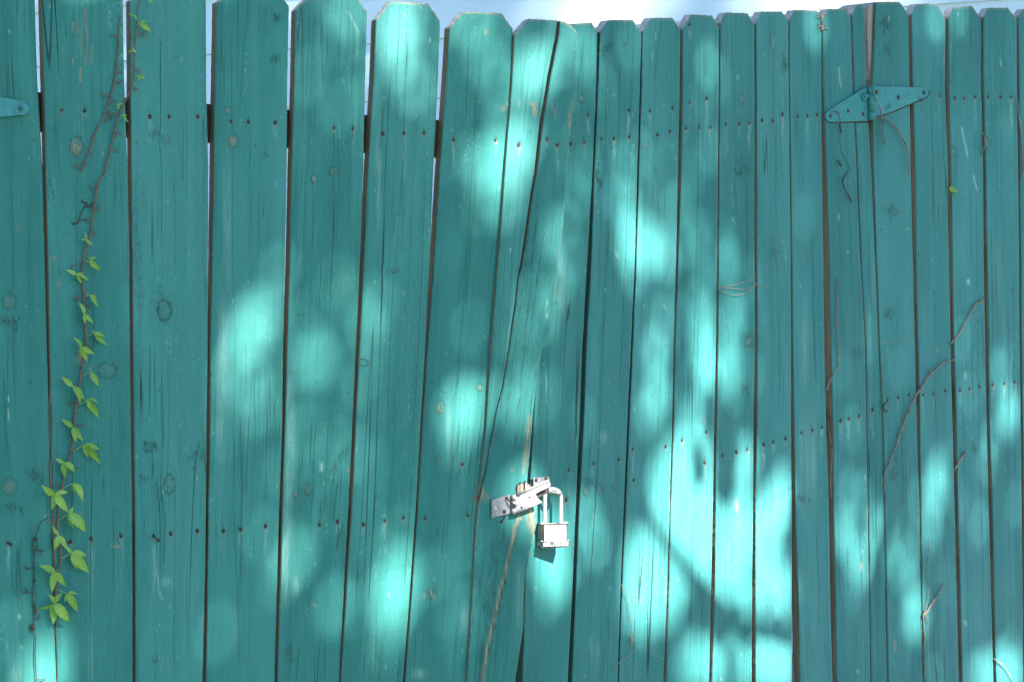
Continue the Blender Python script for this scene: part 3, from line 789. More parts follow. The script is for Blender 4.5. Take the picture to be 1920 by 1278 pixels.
bm = bmesh.new(); plate(bm, [(1549, 213), (1553, 208), (1622, 164), (1628, 164), (1628, 227), (1557, 229), (1551, 226), (1548, 219)], PR, .0065, .003); fin('hinge_leaf', bm, M_HRUST, hinge, po)
bm = bmesh.new(); plate(bm, [(1640, 162), (1731, 164), (1739, 168), (1742, 174), (1738, 181), (1728, 186), (1664, 213), (1640, 219)], PR, .0085, .003); fin('hinge_leaf', bm, M_HINGE, hinge, po)
bm = bmesh.new()
for (ya, yb, r) in ((161, 177, .0075), (178, 208, .0082), (209, 226, .0078)):
    tube(bm, [PR.at(1632.5 + (ya - 161) * .03, ya, .012), PR.at(1633 + (yb - 161) * .03, yb, .012)], r, 14, 1)
fin('barrel', bm, M_HRUST, hinge, po)
bm = bmesh.new(); dome(bm, PR.at(1620, 182, .0075), PR.n, .0095, .006, 14); tube(bm, [PR.at(1621, 182, .014), PR.at(1629, 179, .014)], .0035, 8, 1); fin('bolt', bm, M_HINGE, hinge, po)
for (x, y, m, r) in ((1557, 218, M_DARK, .0052), (1590, 208, M_DARK, .0050), (1618, 214, M_DARK, .0052), (1644, 173, M_SCREW, .0062), (1685, 183, M_SCREW, .0064), (1733, 174, M_SCREW, .0064)):
    off = .0062 if x < 1630 else .0082
    bm = bmesh.new()
    if x < 1630:
        # unpainted open screw holes, half filled: a dark crescent
        dome(bm, PR.at(x, y, off), PR.n, r, .0009)
        s_o = fin('screw_hole', bm, m, hinge, po)
    else:
        screw(bm, PR, x, y, off, r)
        s_o = fin('screw', bm, m, hinge, po)
        bm = bmesh.new(); cross_slot(bm, PR, x, y, off + r * .45, r)
        q = fin('slot', bm, M_DARK, s_o, po)
po = tuple(PL.at(-30, 200, .006))
hingeL = thing('gate_hinge', 'rounded teal hinge strap end with one big cross-head screw at left edge', 'hinge', po, 'painted gate hinges')
bm = bmesh.new(); plate(bm, [(-120, 168), (0, 181), (46, 191), (52, 196), (55, 203), (54, 210), (48, 215), (0, 220), (-120, 228)], PL, .0075, .003); fin('hinge_leaf', bm, M_HINGE, hingeL, po)
bm = bmesh.new(); screw(bm, PL, 38, 203, .0073, .0068); so = fin('screw', bm, M_HINGE, hingeL, po)
bm = bmesh.new(); cross_slot(bm, PL, 38, 203, .0073 + .0031, .0065); fin('slot', bm, M_DARK, so, po)

# ------------------------------------------------------------------ hasp and padlock
PK = Plane((0.0, 0.0), 26)
po = tuple(PL.at(975, 940, .01))
hasp = thing('hasp_latch', 'scratched galvanised hasp holding the two gate leaves together above the padlock', 'latch', po)
bm = bmesh.new(); plate(bm, [(922, 937), (957, 926), (958, 962), (922, 971)], PL, .0095, .003); fin('base_plate', bm, M_STEEL, hasp, po)
bm = bmesh.new()
for (ya, yb) in ((927, 938), (939, 952), (953, 964)):
    tube(bm, [PL.at(962.5, ya, .013), PL.at(962.8, yb, .013)], .0046, 12, 1)
fin('knuckle', bm, M_STEEL, hasp, po)
bm = bmesh.new()
# dark plate in place of the shade inside the strap's open slot
plate(bm, [(1003, 921), (1016, 916), (1030, 911), (1030, 922), (1017, 930), (1006, 933)], PL, .0125, .004)
fin('slot', bm, M_DARK, hasp, po)
bm = bmesh.new()
# swinging strap with its raised rims and slot: a frame of pieces round the slot
plate(bm, [(966, 927), (972, 924), (1001, 911), (1005, 925), (1007, 931), (1014, 938), (1015, 941), (969, 961), (966, 960)], PL, [.016, .0165, .022, .022, .022, .023, .023, .017, .016], .0022)
plate(bm, [(1001, 911), (1028, 898), (1033, 908), (1032, 912), (1012, 921), (1005, 925)], PL, [.022, .026, .027, .027, .024, .022], .0022)
for a, b, o1, o2 in (((969, 927), (1029, 900), .017, .0275), ((970, 960), (1015, 940), .018, .024)):
    tube(bm, [PL.at(*a, o1), PL.at(*b, o2)], .0024, 8, 1)
strap = fin('strap', bm, M_STEEL, hasp, po)
for (x, y, o_) in ((972.6, 928.5, .0172), (993, 931.5, .0206), (978, 950.5, .0186)):
    bm = bmesh.new(); dome(bm, PL.at(x, y, o_ - .0006), PL.n, .0022, .0008); fin('rivet_hole', bm, M_DARK, strap, po)
bm = bmesh.new()
plate(bm, [(1000, 895), (1031, 893), (1033, 910), (1032, 926), (1005, 930), (1001, 912)], PR, .0075, .003)
fin('staple_plate', bm, M_STEEL, hasp, po)
bm = bmesh.new()
c0 = PR.at(1025, 923, .006)
pts = []
for k in range(9):
    a = k / 8 * math.pi
    pts.append(c0 + PR.t * (-.013 * math.cos(a)) + PR.n * (.036 * math.sin(a) ** .7) + np.array([0, 0, .002 * math.cos(a)]))
tube(bm, pts, .0030, 10, 3)
fin('staple', bm, M_STEEL, hasp, po)
for (x, y, pl, o_, r, m) in ((928, 953, PL, .0093, .0040, M_LOCK), (950, 933, PL, .0093, .0035, M_DARK), (945.5, 958.6, PL, .0093, .0042, M_RUST), (1005, 899.5, PR, .0073, .0044, M_RUST), (1023, 897, PR, .0073, .0036, M_RUST), (965, 947.5, PL, .0168, .0038, M_RUST)):
    bm = bmesh.new(); screw(bm, pl, x, y, o_, r); so = fin('screw', bm, m, hasp, po)
    bm = bmesh.new(); dome(bm, pl.at(x, y, o_ + r * .36), pl.n, r * .33, .0008, 8); fin('slot', bm, M_DARK, so, po)
bm = bmesh.new(); tube(bm, [PL.at(950, 934, .013), PL.at(957, 940, .017), PL.at(965, 947, .019)], .0016, 7, 2); fin('bent_nail', bm, M_RUST, hasp, po)
# broken wood behind the strap
bm = bmesh.new()
for (x, y0, y1, w, o_) in ((968, 911, 932, 5, .006), (972.5, 907, 930, 4, .010), (977, 903, 926, 4, .012), (981, 906, 926, 5, .009), (986, 901, 922, 4, .013), (990, 905, 922, 4, .010), (994, 908, 922, 3, .008)):
    k_ = rng.uniform(-1.5, 1.5)
    plate(bm, [(x - w / 2 + k_, y0 + 5), (x - w * .2 + k_, y0 + 1), (x + w * .1 + k_, y0 + 3), (x + w * .35, y0), (x + w / 2 + 1, y0 + 6), (x + w / 2 + 1, y1), (x - w / 2, y1)], PL, o_, .008)
o = fin('splinters', bm, wood_material('torn_wood', (.11, .085, .065), (.30, .26, .21)), gateL, o_L); o['label'] = 'torn tan splinters behind the hasp'
# bent nails on the boards
for pts, pl in (([(15, 1017, .004), (20, 1020, .010)], PL), ([(132, 1016, .003), (124, 1017, .012)], PL), ([(287, 1003, .003), (291, 1007, .012), (297, 1012, .013)], PL), ([(947, 964, .003), (945, 972, .010), (940, 977, .013)], PL)):
    bm = bmesh.new()
    P = [pl.at(*p) for p in pts]
    tube(bm, P, .0012, 6, 2); dome(bm, P[-1], pl.n, .0034, .0012, 9)
    fin('bent_nail', bm, M_RUST, split if pts[0][0] > 900 else planks[0][0] if pts[0][0] < 60 else planks[1][0] if pts[0][0] < 200 else planks[2][0], o_L)

# padlock
kx, ky, kz = PK.t, PK.n, np.array([0, 0, 1.0])
body_c = PR.at(1036.5, 998, .0215)
po = tuple(body_c)
lock = thing('padlock', 'bright steel padlock hanging by a long shackle from the galvanised hasp', 'padlock', po)
sc = 1 / 950.0
bm = bmesh.new()
boxo(bm, body_c, kx, ky, kz, .0260, .0105, .0180, .0028, 3)
fin('body', bm, M_LOCK, lock, po, True)
bm = bmesh.new()
for k in range(9):
    boxo(bm, body_c - kx * .0258 + kz * (-.0135 + k * .0034), kx, ky, kz, .0008, .0078, .0012, .0003, 1)
fin('side_plates', bm, M_PLATES, lock, po)
bm = bmesh.new()
boxo(bm, body_c - kz * .0208, kx, ky, kz, .0283, .0125, .0050, .0016, 3)
for i in range(5):
    boxo(bm, body_c - kz * .0262 + kx * (-.0215 + i * .0108), kx, ky, kz, .0036, .0105, .0018, .0012, 2)
band = fin('bottom_band', bm, M_LOCK, lock, po, True)
cu = bpy.data.curves.new('lettering', 'FONT')
cu.body = 'Master'; cu.size = .0102; cu.align_x = 'CENTER'; cu.align_y = 'CENTER'; cu.extrude = .0002; cu.offset = .00028; cu.shear = .15; cu.space_character = 1.05
tmp = bpy.data.objects.new('tmp', cu); COL.objects.link(tmp)
bpy.context.view_layer.update()
me = bpy.data.meshes.new_from_object(tmp)
bpy.data.objects.remove(tmp)
Mx = Matrix((tuple(kx) + (0,), tuple(kz) + (0,), tuple(ky) + (0,), (0, 0, 0, 1))).transposed()
me.transform(Matrix.Translation(Vector(ky * .0126 - kz * .0208 + kx * .002)) @ Mx)
me.materials.clear()
lt = link('lettering', me, lock, None, (M_DARK,))
bm = bmesh.new()
hw = .0178; top_z = .0715
pts = [body_c + kx * (-hw) + kz * .010, body_c + kx * (-hw) + kz * .030, body_c + kx * (-hw) + kz * .055]
for k in range(0, 9):
    a = math.pi - k / 8 * math.pi
    pts.append(body_c + kx * (hw * math.cos(a)) + kz * (.068 + .0175 * math.sin(a)))
pts += [body_c + kx * hw + kz * .055, body_c + kx * hw + kz * .030, body_c + kx * hw + kz * .010]
tube(bm, pts, .0041, 14, 3)
fin('shackle', bm, M_LOCK, lock, po)
bm = bmesh.new()
for s_ in (-1, 1):
    tube(bm, [body_c + kx * (s_ * hw) + kz * .0178, body_c + kx * (s_ * hw) + kz * .0188], .0056, 14, 1)
fin('collar', bm, M_PLATES, lock, po)

# ------------------------------------------------------------------ creeper and dry stems
def leaflet(bm, base, tip, w, pl, off, droop, lay):
    b = pl.at(*base, off); t = pl.at(*tip, off + droop)
    ax = t - b; L = np.linalg.norm(ax); ax = ax / L
    nr = pl.n + rng.normal(0, .34, 3); nr -= nr @ ax * ax; nr /= np.linalg.norm(nr)
    sd = np.cross(ax, nr)
    K = 9; rows = []
    curl = rng.uniform(-.16, .22) * L
    for k in range(K + 1):
        q = k / K
        hwid = w * (math.sin(math.pi * min(1, q ** .75)) ** .8 * (1 - .35 * q)) * 1.12 if 0 < k < K else w * .03
        c = b + ax * L * q + nr * (curl * math.sin(q * math.pi) + .002)
        ser = 1 + (.07 if k % 2 else -.03)
        row = []
        for s_, m in ((-1, 1), (-.5, .5), (0, 0), (.5, .5), (1, 1)):
            v = bm.verts.new(Vector(c + sd * (s_ * hwid * (ser if m == 1 else 1)) + nr * (.22 * hwid * abs(s_))))
            v[lay] = m
            row.append(v)
        rows.append(row)
    for k in range(K):
        for j in range(4):
            f = bm.faces.new([rows[k][j], rows[k][j + 1], rows[k + 1][j + 1], rows[k + 1][j]]); f.smooth = True
po = tuple(PL.at(150, 700, .01))
vine = thing('creeper_vine', 'young creeper with bright green leaves climbing the second board from the left', 'vine', po)
stemA = [(268, -28), (262, 0), (258, 20), (256, 50), (254, 80), (251, 110), (251, 140), (246, 165), (237, 185), (228, 205), (220, 225), (213, 250), (208, 275), (200, 305), (196, 325), (185, 340), (180, 365), (176, 395), (172, 420), (170, 440), (165, 455), (158, 475), (155, 500), (153, 520), (157, 545), (158, 570), (160, 600), (162, 640), (158, 660), (154, 690), (150, 715), (144, 750), (140, 790), (136, 830), (130, 860), (122, 885), (118, 905), (114, 925), (111, 945), (109, 970), (108, 1000), (111, 1020), (115, 1045), (110, 1070), (106, 1100), (103, 1130)]
def wire(pts, pl, r, mat, name, parent=None, org=(0, 0, 0), off=.006, jit=.12, seg=6, forks=0, knobs=0, bm=None):
    own = bm is None
    if own: bm = bmesh.new()
    P = [pl.at(p[0], p[1], (p[2] if len(p) > 2 else off)) for p in pts]
    tube(bm, P, r, seg, 3, jit)
    Pa = np.array(pts)[:, :2]
    for k in range(knobs):
        q = rng.uniform(0, len(pts) - 1.01); i = int(q); c = P[i] + (P[i + 1] - P[i]) * (q - i)
        d = rng.normal(0, 1, 3); d -= d @ pl.n * pl.n; d /= np.linalg.norm(d)
        rr = np.atleast_1d(r)[0] * rng.uniform(1.1, 1.6)
        tube(bm, [c - d * rr * 1.5, c, c + d * rr * 1.5], [rr * .6, rr * 1.2, rr * .5], 5, 1)
    for k in range(forks):
        q = rng.uniform(0, len(pts) - 1.01); i = int(q); c = P[i] + (P[i + 1] - P[i]) * (q - i)
        tendril(bm, c, pl, rng.choice([-1, 1]), rng.uniform(.012, .024))
    if own: return fin(name, bm, mat, parent, org)
def tendril(bm, c, pl, side, L):
    up = np.array([0, 0, 1.0])
    d = pl.t * side * rng.uniform(.7, 1) + up * rng.normal(.1, .45)
    d /= np.linalg.norm(d)
    e = c + d * L * .6 - pl.n * .002
    tube(bm, [c, c + d * L * .35 + pl.n * .001, e], [.0008, .0006], 5, 2)
    for k in range(rng.integers(2, 5)):
        dd = d + rng.normal(0, .7, 3); dd -= dd @ pl.n * pl.n; dd /= np.linalg.norm(dd)
        q = c + d * L * rng.uniform(.35, .6)
        tube(bm, [q, q + dd * L * .25 - pl.n * .001, q + dd * L * .42 - pl.n * .002], [.0006, .0004, .0007], 5, 2)
bm = bmesh.new()
wire(stemA, PL, [.0012, .0016, .0019, .0021, .0020], M_BARK, '', bm=bm, off=.0075, knobs=22, jit=.10)
for (x, y, s_) in [(256, 62, 1), (252, 75, -1), (248, 125, 1), (250, 160, 1), (222, 212, -1), (214, 247, 1), (210, 285, 1), (180, 358, -1), (173, 398, 1), (169, 442, 1), (155, 492, -1), (158, 556, -1), (162, 583, 1), (164, 645, 1), (152, 697, -1), (145, 762, -1), (139, 803, 1), (128, 872, 1), (116, 916, -1), (108, 980, -1)]:
    tendril(bm, PL.at(x, y, .0075), PL, s_, rng.uniform(.014, .026))
fin('stem', bm, M_BARK, vine, po)
LV = [((161, 450), None, [(158, 433), (151, 451), (174, 461)]),
      ((167, 488), (158, 493), [(182, 484), (188, 507), (164, 481)]),
      ((143, 515), (153, 520), [(122, 505), (166, 527), (153, 531), (156, 511)]),
      ((168, 553), (158, 556), [(163, 547), (180, 559), (183, 577)]),
      ((157, 590), None, [(146, 567), (175, 606), (160, 607)]),
      ((176, 624), (162, 630), [(173, 617), (195, 631), (200, 648), (178, 632)]),
      ((152, 650), None, [(136, 631), (176, 664), (164, 677)]),
      ((170, 697), (155, 704), [(165, 691), (185, 724)]),
      ((136, 724), (148, 727), [(115, 705), (158, 749), (149, 756)]),
      ((163, 750), (147, 760), [(183, 760), (186, 783), (168, 767), (160, 746)]),
      ((137, 800), None, [(115, 785), (155, 826), (142, 829)]),
      ((160, 832), (137, 846), [(186, 842), (189, 868), (168, 858)]),
      ((119, 867), (128, 870), [(103, 859), (139, 886), (122, 895)]),
      ((135, 906), (117, 915), [(153, 911), (154, 940), (139, 927)]),
      ((103, 926), (112, 930), [(77, 907), (127, 923), (98, 956), (128, 960)]),
      ((128, 962), (112, 974), [(136, 989), (159, 997), (150, 964), (136, 949)]),
      ((109, 1004), None, [(96, 984), (101, 1031), (126, 1031)]),
      ((134, 1036), (114, 1047), [(125, 1023), (162, 1042), (141, 1066), (167, 1073)]),
      ((102, 1071), (110, 1066), [(72, 1060), (123, 1098), (97, 1110)]),
      ((126, 1112), (106, 1104), [(144, 1113), (145, 1145), (121, 1128)]),
      ((102, 1129), None, [(70, 1137), (130, 1164), (100, 1169), (118, 1110), (89, 1113)]),
      ((252, 28), (256, 40), [(240, 24), (256, 36)]), ((262, 43), (256, 48), [(283, 59), (275, 40)]), ((248, 93), (252, 88), [(241, 99), (256, 99)]),
      ((259, 141), (251, 145), [(272, 148), (262, 152)]), ((220, 196), (226, 205), [(222, 206), (230, 194)]), ((230, 216), (222, 222), [(240, 231), (238, 217)]),
      ((276, -4), (262, -2), [(287, 8), (290, -12)])]
for (c, pet, tips) in LV:
    bm = bmesh.new(); lay = bm.verts.layers.float.new('mid')
    o0 = .013 + rng.uniform(0, .006)
    if pet: tube(bm, [PL.at(*pet, .008), PL.at((pet[0] + c[0]) / 2, (pet[1] + c[1]) / 2, .014), PL.at(*c, o0)], .0008, 5, 2)
    for tp in tips:
        L = math.hypot(tp[0] - c[0], tp[1] - c[1])
        leaflet(bm, c, tp, L * rng.uniform(.165, .215) / 1050 * (1.1 if c[1] > 850 else 1.0), PL, o0, rng.uniform(-.006, .004), lay)
    fin('leaf', bm, M_LEAF, vine, po)

def twig(name, label, cat, pts, pl, r, mat, group=None, off=.006, knobs=0, forks=0, more=(), seg=6, jit=.12):
    c = tuple(pl.at(pts[0][0], pts[0][1], off))
    bm = bmesh.new()
    wire(pts, pl, r, mat, '', bm=bm, off=off, knobs=knobs, forks=forks, seg=seg, jit=jit)
    for (p2, r2) in more: wire(p2, pl, r2, mat, '', bm=bm, off=off, seg=seg, jit=jit)
    return tag(fin(name, bm, mat, None, c), label, cat, group)
GV = 'withered vine stems on the boards'
twig('dead_vine_stem', 'bare reddish vine stem beside the upper end of the green creeper', 'vine', [(225, 30), (223, 45), (222, 80), (219, 115), (215, 150), (206, 185), (193, 220), (180, 245), (168, 280), (155, 310), (151, 325)], PL, [.0010, .0016, .0015, .0009], M_BARK, GV, .006, 10, 11)
twig('dead_vine_stem', 'brown vine stem running inside the gap behind the lowest creeper leaves', 'vine', [(95, 715), (93, 780), (97, 850), (95, 880), (97, 940), (99, 1000), (102, 1040), (104, 1130), (105, 1170), (108, 1250), (107, 1290)], PL, [.0014, .0022, .0022, .0018], M_BARK, GV, -.001, 10, 3)
twig('dead_vine_stem', 'thin dark withered stem with knots on the leftmost board beside the creeper', 'vine', [(92, 968), (84, 973), (76, 979), (72, 992), (67, 1006), (62, 1022), (64, 1040), (63, 1085), (61, 1120), (65, 1145), (62, 1175), (67, 1195), (66, 1225), (69, 1290)], PL, [.0007, .0008, .0009], M_DKST, GV, .006, 8, 5,
     more=[([(66, 1008), (70, 1020), (65, 1036), (61, 1024), (66, 1010)], .0008), ([(62, 1128), (68, 1145), (64, 1150)], .002), ([(60, 1170), (62, 1180)], .0034), ([(67, 1008), (65, 1012)], .0036), ([(64, 1087), (66, 1089)], .0028)])
twig('dead_vine_stem', 'faint dark scrap of tendril under the bare reddish stem on the second board', 'vine', [(163, 378), (155, 395), (150, 405), (146, 420)], PL, .0008, M_DKST, GV, .003, 3, 5)
GT = 'dry twigs caught on the boards'
twig('dry_twig', 'long grey curved twig crossing two boards of the fixed fence', 'twig', [(1789, 674), (1780, 676), (1768, 680), (1755, 692), (1740, 706), (1728, 725), (1715, 745), (1705, 768), (1690, 805), (1678, 840), (1668, 865), (1660, 885), (1656, 905)], PR, [.0015, .0024, .0026, .0026, .0022, .0012], M_DRY, GT, .010, 16, 0, seg=8,
     more=[([(1746, 700), (1741, 690)], .0018), ([(1657, 900), (1659, 915), (1657, 925)], .0012)])
twig('dry_twig', 'short grey twig with a knobbly top just above the long curved twig', 'twig', [(1845, 556), (1840, 566), (1830, 569), (1822, 580), (1812, 600), (1803, 616), (1795, 630), (1781, 646)], PR, [.0014, .0032, .0022, .0020, .0020, .0018], M_DRY, GT, .008, 6, 0, seg=8)
twig('dry_twig', 'small straight grey twig stub standing right of the long curved twig', 'twig', [(1811, 845), (1804, 855), (1797, 868), (1789, 882)], PR, [.0020, .0022, .0022, .0014], M_DRY, GT, .008, 3, 0, seg=8)
twig('dry_twig', 'forked tan twig with a pale cut tip near the bottom right', 'twig', [(1769, 1094), (1762, 1108), (1753, 1122), (1744, 1136), (1738, 1146), (1731, 1153)], PR, [.0022, .0021, .0023, .0026, .003], M_DRY, GT, .010, 5, 0, seg=8,
     more=[([(1733, 1150), (1738, 1160), (1739, 1169)], [.0022, .001]), ([(1742, 1010), (1740, 1040), (1738, 1062), (1740, 1110), (1738, 1130), (1733, 1150)], .0009), ([(1731, 1152), (1732, 1175), (1734, 1195), (1731, 1225), (1734, 1250), (1732, 1272)], .0012)])
twig('dry_twig', 'arching brown twig hanging from the lower end of the triangular hinge barrel', 'twig', [(1633, 222), (1645, 221), (1655, 221), (1666, 226), (1680, 240), (1692, 258), (1700, 280), (1703, 310), (1704, 328)], PR, [.0012, .0016, .0018, .0016, .0013], M_DRY, GT, .012, 7, 0, seg=7)
twig('dry_twig', 'straight reddish twig hanging over the front of the triangular hinge barrel', 'twig', [(1637, 163, .022), (1639, 175, .024), (1643, 190, .023), (1651, 205, .02), (1654, 225, .016), (1656, 250, .012), (1658, 271, .009)], PR, [.0012, .0014, .0018, .0014, .0012], M_DRY, GT, .02, 5, 0, more=[([(1648, 262), (1659, 264)], .0008)])
twig('dry_twig', 'wiry stem with dark shrivelled leaves dangling from left tip of triangular hinge', 'twig', [(1558, 210), (1566, 209), (1572, 211), (1575, 222), (1576, 240), (1575, 270), (1580, 290), (1590, 308), (1594, 322)], PR, .0006, M_DKST, GT, .010, 2, 0,
     more=[([(1574, 232), (1577, 248)], .0020), ([(1590, 322), (1584, 330), (1580, 340), (1582, 350)], [.0009, .0022, .0012]), ([(1582, 350), (1588, 362), (1594, 372), (1598, 380)], [.0012, .0016, .0024, .001]), ([(1570, 300), (1574, 305), (1577, 312)], .0020)])
twig('dry_twig', 'grey hanging stem beside the widest dark gap of the right gate leaf', 'twig', [(1571, 518), (1570, 540), (1569, 570), (1568, 605), (1571, 640), (1573, 668), (1571, 688), (1564, 702), (1555, 714), (1549, 732)], PR, [.0012, .0014, .0013, .0012], M_DRY, GT, .008, 8, 0, more=[([(1570, 690), (1560, 708), (1552, 733)], .0008), ([(1566, 600), (1575, 605)], .0008)])
twig('dry_twig', 'pale thread of root lying in the widest gap low on the right gate leaf', 'twig', [(1552, 790), (1556, 820), (1561, 850), (1558, 880), (1557, 905), (1559, 925), (1557, 932)], PR, .0009, M_DRY, GT, .002, 3, 0)
twig('dry_twig', 'wispy straw tendrils crossing one board in the middle of the right gate leaf', 'twig', [(1345, 540), (1360, 537), (1380, 534), (1398, 527), (1414, 524)], PR, .0005, M_STRAW, GT, .004, 0, 0, more=[([(1345, 539), (1370, 540), (1395, 543), (1410, 538), (1418, 530)], .0006), ([(1346, 541), (1365, 551), (1385, 553), (1405, 545), (1418, 532)], .0005), ([(1418, 532), (1432, 537), (1447, 534)], .0004)])
twig('dry_twig', 'thin bent straw with a brown dried scrap at the bottom of the right gate leaf', 'twig', [(1165, 1094), (1171, 1108), (1177, 1122), (1181, 1150), (1184, 1175), (1187, 1195), (1191, 1205), (1189, 1217), (1178, 1228), (1165, 1238), (1155, 1247), (1148, 1256)], PR, [.0007, .0008, .0008, .0006], M_STRAW, GT, .007, 2, 0, more=[([(1182, 1190), (1184, 1200), (1183, 1212)], [.001, .0026, .001])])
twig('dry_twig', 'upright brown stem at the right edge of the picture', 'twig', [(1908, 184), (1909, 205), (1912, 230), (1915, 260), (1916, 290), (1919, 320)], PR, [.0012, .0020, .0018, .0014], M_DRY, GT, .008, 4, 0, more=[([(1912, 345), (1918, 325), (1926, 300)], .0016)])
twig('dry_twig', 'small curled brown stem scrap in a gap right of the triangular hinge', 'twig', [(1842, 248), (1846, 258), (1847, 270), (1843, 282), (1838, 292)], PR, [.001, .0022, .0018, .0008], M_DRY, GT, .006, 2, 0)
twig('dry_twig', 'bleached root end arching in the bright patch at the bottom right corner', 'twig', [(1864, 1234), (1872, 1240), (1882, 1248), (1892, 1262), (1898, 1275)], PR, [.0010, .0012, .0010], M_STRAW, GT, .008, 2, 0)
twig('dry_twig', 'fine pale thread curling on the first fence board under the hinge', 'twig', [(1648, 644), (1665, 641), (1685, 638), (1705, 628), (1714, 618), (1715, 602)], PR, .0006, M_STRAW, GT, .003, 0, 0)
twig('dry_twig', 'thin looped tendril on the fifth gap from the left, halfway down', 'twig', [(672, 676), (680, 672), (689, 676), (691, 683), (683, 686), (675, 684)], PL, .0005, M_DKST, GT, .004, 0, 0)
twig('dry_twig', 'dark hook shaped staple low on the first fence board', 'staple', [(1663, 754), (1658, 758), (1657, 765), (1661, 770), (1665, 770)], PR, .0013, M_DKST, None, .006, 0, 0)
twig('dry_twig', 'tuft of dry debris caught on top of the right gate leaf', 'debris', [(1536, 16), (1540, 24), (1541, 36), (1543, 48), (1540, 58)], PR, [.001, .002, .0016, .001], M_DRY, None, .004, 6, 5, more=[([(1541, 56), (1548, 53), (1552, 56)], .0014)])
bpy.data.objects['dry_twig'].name = 'dry_twig'
for o in COL.objects:
    if o.get('category') == 'staple': o.name = 'wire_staple'
    if o.get('category') == 'debris': o.name = 'leaf_debris'
# single leaf that pokes through a gap
c = tuple(PR.at(1780, 355, .004))
bm = bmesh.new(); lay = bm.verts.layers.float.new('mid')
leaflet(bm, (1778, 352), (1796, 361), .006, PR, .004, .004, lay); leaflet(bm, (1779, 362), (1781, 344), .004, PR, .002, .0, lay)
tag(fin('creeper_leaf', bm, M_LEAF, None, c), 'single small green leaf poking through a gap of the fixed fence', 'leaf')

# ------------------------------------------------------------------ house behind
M_SIDING = None
t = NT('lap_siding_paint')
tc = t.node('ShaderNodeTexCoord').outputs['Object']
n1 = t.noise(t.vmul(tc, (1.5, 1.5, 6)), 1, 4)
n2 = t.noise(tc, 90, 3, .7)
base = t.mix(t.ramp(n1, .3, .7), (.70, .86, .96), (.76, .89, .97))
base = t.mix(t.ramp(n2, .66, .74), base, (.30, .33, .38))
t.bump(n2, .2, .001)
M_SIDING = t.done(base, .55)
horg = tuple(PH.p + np.array([0, 0, 0]))
house = thing('house', 'pale blue house wall of horizontal lap siding seen over and through the teal boards', 'house', horg)
bm = bmesh.new()
z0 = CAM[2] + 1.04
EXP = .2032
zs = [z0 + EXP * k for k in range(-10, 19)]
xs = np.linspace(-5.0, 4.5, 2)
prof = []
for z in zs:
    prof += [(z, .0), (z + .0008, .013), (z + EXP, .0012)]
rows = []
for (z, d) in prof:
    rows.append([bm.verts.new(Vector(PH.p + PH.t * x + PH.n * d + np.array([0, 0, z]))) for x in xs])
for i in range(len(rows) - 1):
    bm.faces.new([rows[i][0], rows[i][1], rows[i + 1][1], rows[i + 1][0]])
fin('siding', bm, M_SIDING, house, horg)
M_TRIM = simple('white_trim', (.7, .72, .74), (.78, .8, .8), 10, .5)
M_ROOF = simple('roof_shingles', (.06, .055, .05), (.12, .11, .10), 20, .9)
M_CONC = simple('foundation_concrete', (.25, .24, .22), (.36, .35, .33), 14, .9)
bm = bmesh.new(); boxo(bm, PH.p + PH.t * -.25 + PH.n * -.10 + np.array([0, 0, .1]), PH.t, PH.n, (0, 0, 1), 4.8, .09, .12); fin('foundation', bm, M_CONC, house, horg)
ztop = zs[-1] + EXP
bm = bmesh.new(); boxo(bm, PH.p + PH.t * -.25 + PH.n * .18 + np.array([0, 0, ztop + .01]), PH.t, PH.n, (0, 0, 1), 4.95, .22, .012); boxo(bm, PH.p + PH.t * -.25 + PH.n * .41 + np.array([0, 0, ztop + .06]), PH.t, PH.n, (0, 0, 1), 4.95, .011, .08); fin('eave', bm, M_TRIM, house, horg)
bm = bmesh.new()
a = [PH.p + PH.t * x + PH.n * d + np.array([0, 0, z]) for (x, d, z) in ((-5.3, .5, ztop + .13), (4.8, .5, ztop + .13), (4.8, -3.5, ztop + 2.0), (-5.3, -3.5, ztop + 2.0))]
A_ = [bm.verts.new(Vector(p)) for p in a]; B_ = [bm.verts.new(Vector(p) + Vector((0, 0, .04))) for p in a]
bm.faces.new(A_[::-1]); bm.faces.new(B_)
for i in range(4): bm.faces.new([A_[i], A_[(i + 1) % 4], B_[(i + 1) % 4], B_[i]])
fin('roof', bm, M_ROOF, house, horg)

# ------------------------------------------------------------------ ground
t = NT('lawn')
tc = t.node('ShaderNodeTexCoord').outputs['Object']
n1 = t.noise(tc, 1.2, 5); n2 = t.noise(tc, 60, 3)
base = t.mix(t.ramp(n1, .35, .65), (.05, .085, .025), (.10, .10, .05))
base = t.mix(t.ramp(n2, .4, .7), base, (.04, .06, .02))
t.bump(n2, .8, .02)
M_LAWN = t.done(base, .95, 0, .1)
bm = bmesh.new()
r = bmesh.ops.create_grid(bm, x_segments=8, y_segments=8, size=150)
tag(fin('ground', bm, M_LAWN, None, (0, 0, 0)), 'grass ground on both sides of the fence', None, None, 'structure')

bm = bmesh.new()  # pale strip added to bounce more light onto the siding
plate_pts = [PH.p + PH.t * x + PH.n * d + np.array([0, 0, z]) for z in (.004, .05) for (x, d) in ((-5, .02), (4.5, .02), (4.5, 1.1), (-5, 1.1))]
vv = [bm.verts.new(Vector(p)) for p in plate_pts]
bm.faces.new(vv[4:])
for i in range(4): bm.faces.new([vv[i], vv[(i + 1) % 4], vv[4 + (i + 1) % 4], vv[4 + i]])
tag(fin('bounce_strip', bm, simple('pale_bounce', (.42, .40, .37), (.55, .53, .50), 8, .9), None, tuple(PH.p)), 'pale strip added along the house wall to bounce light onto it', None, None, 'structure')

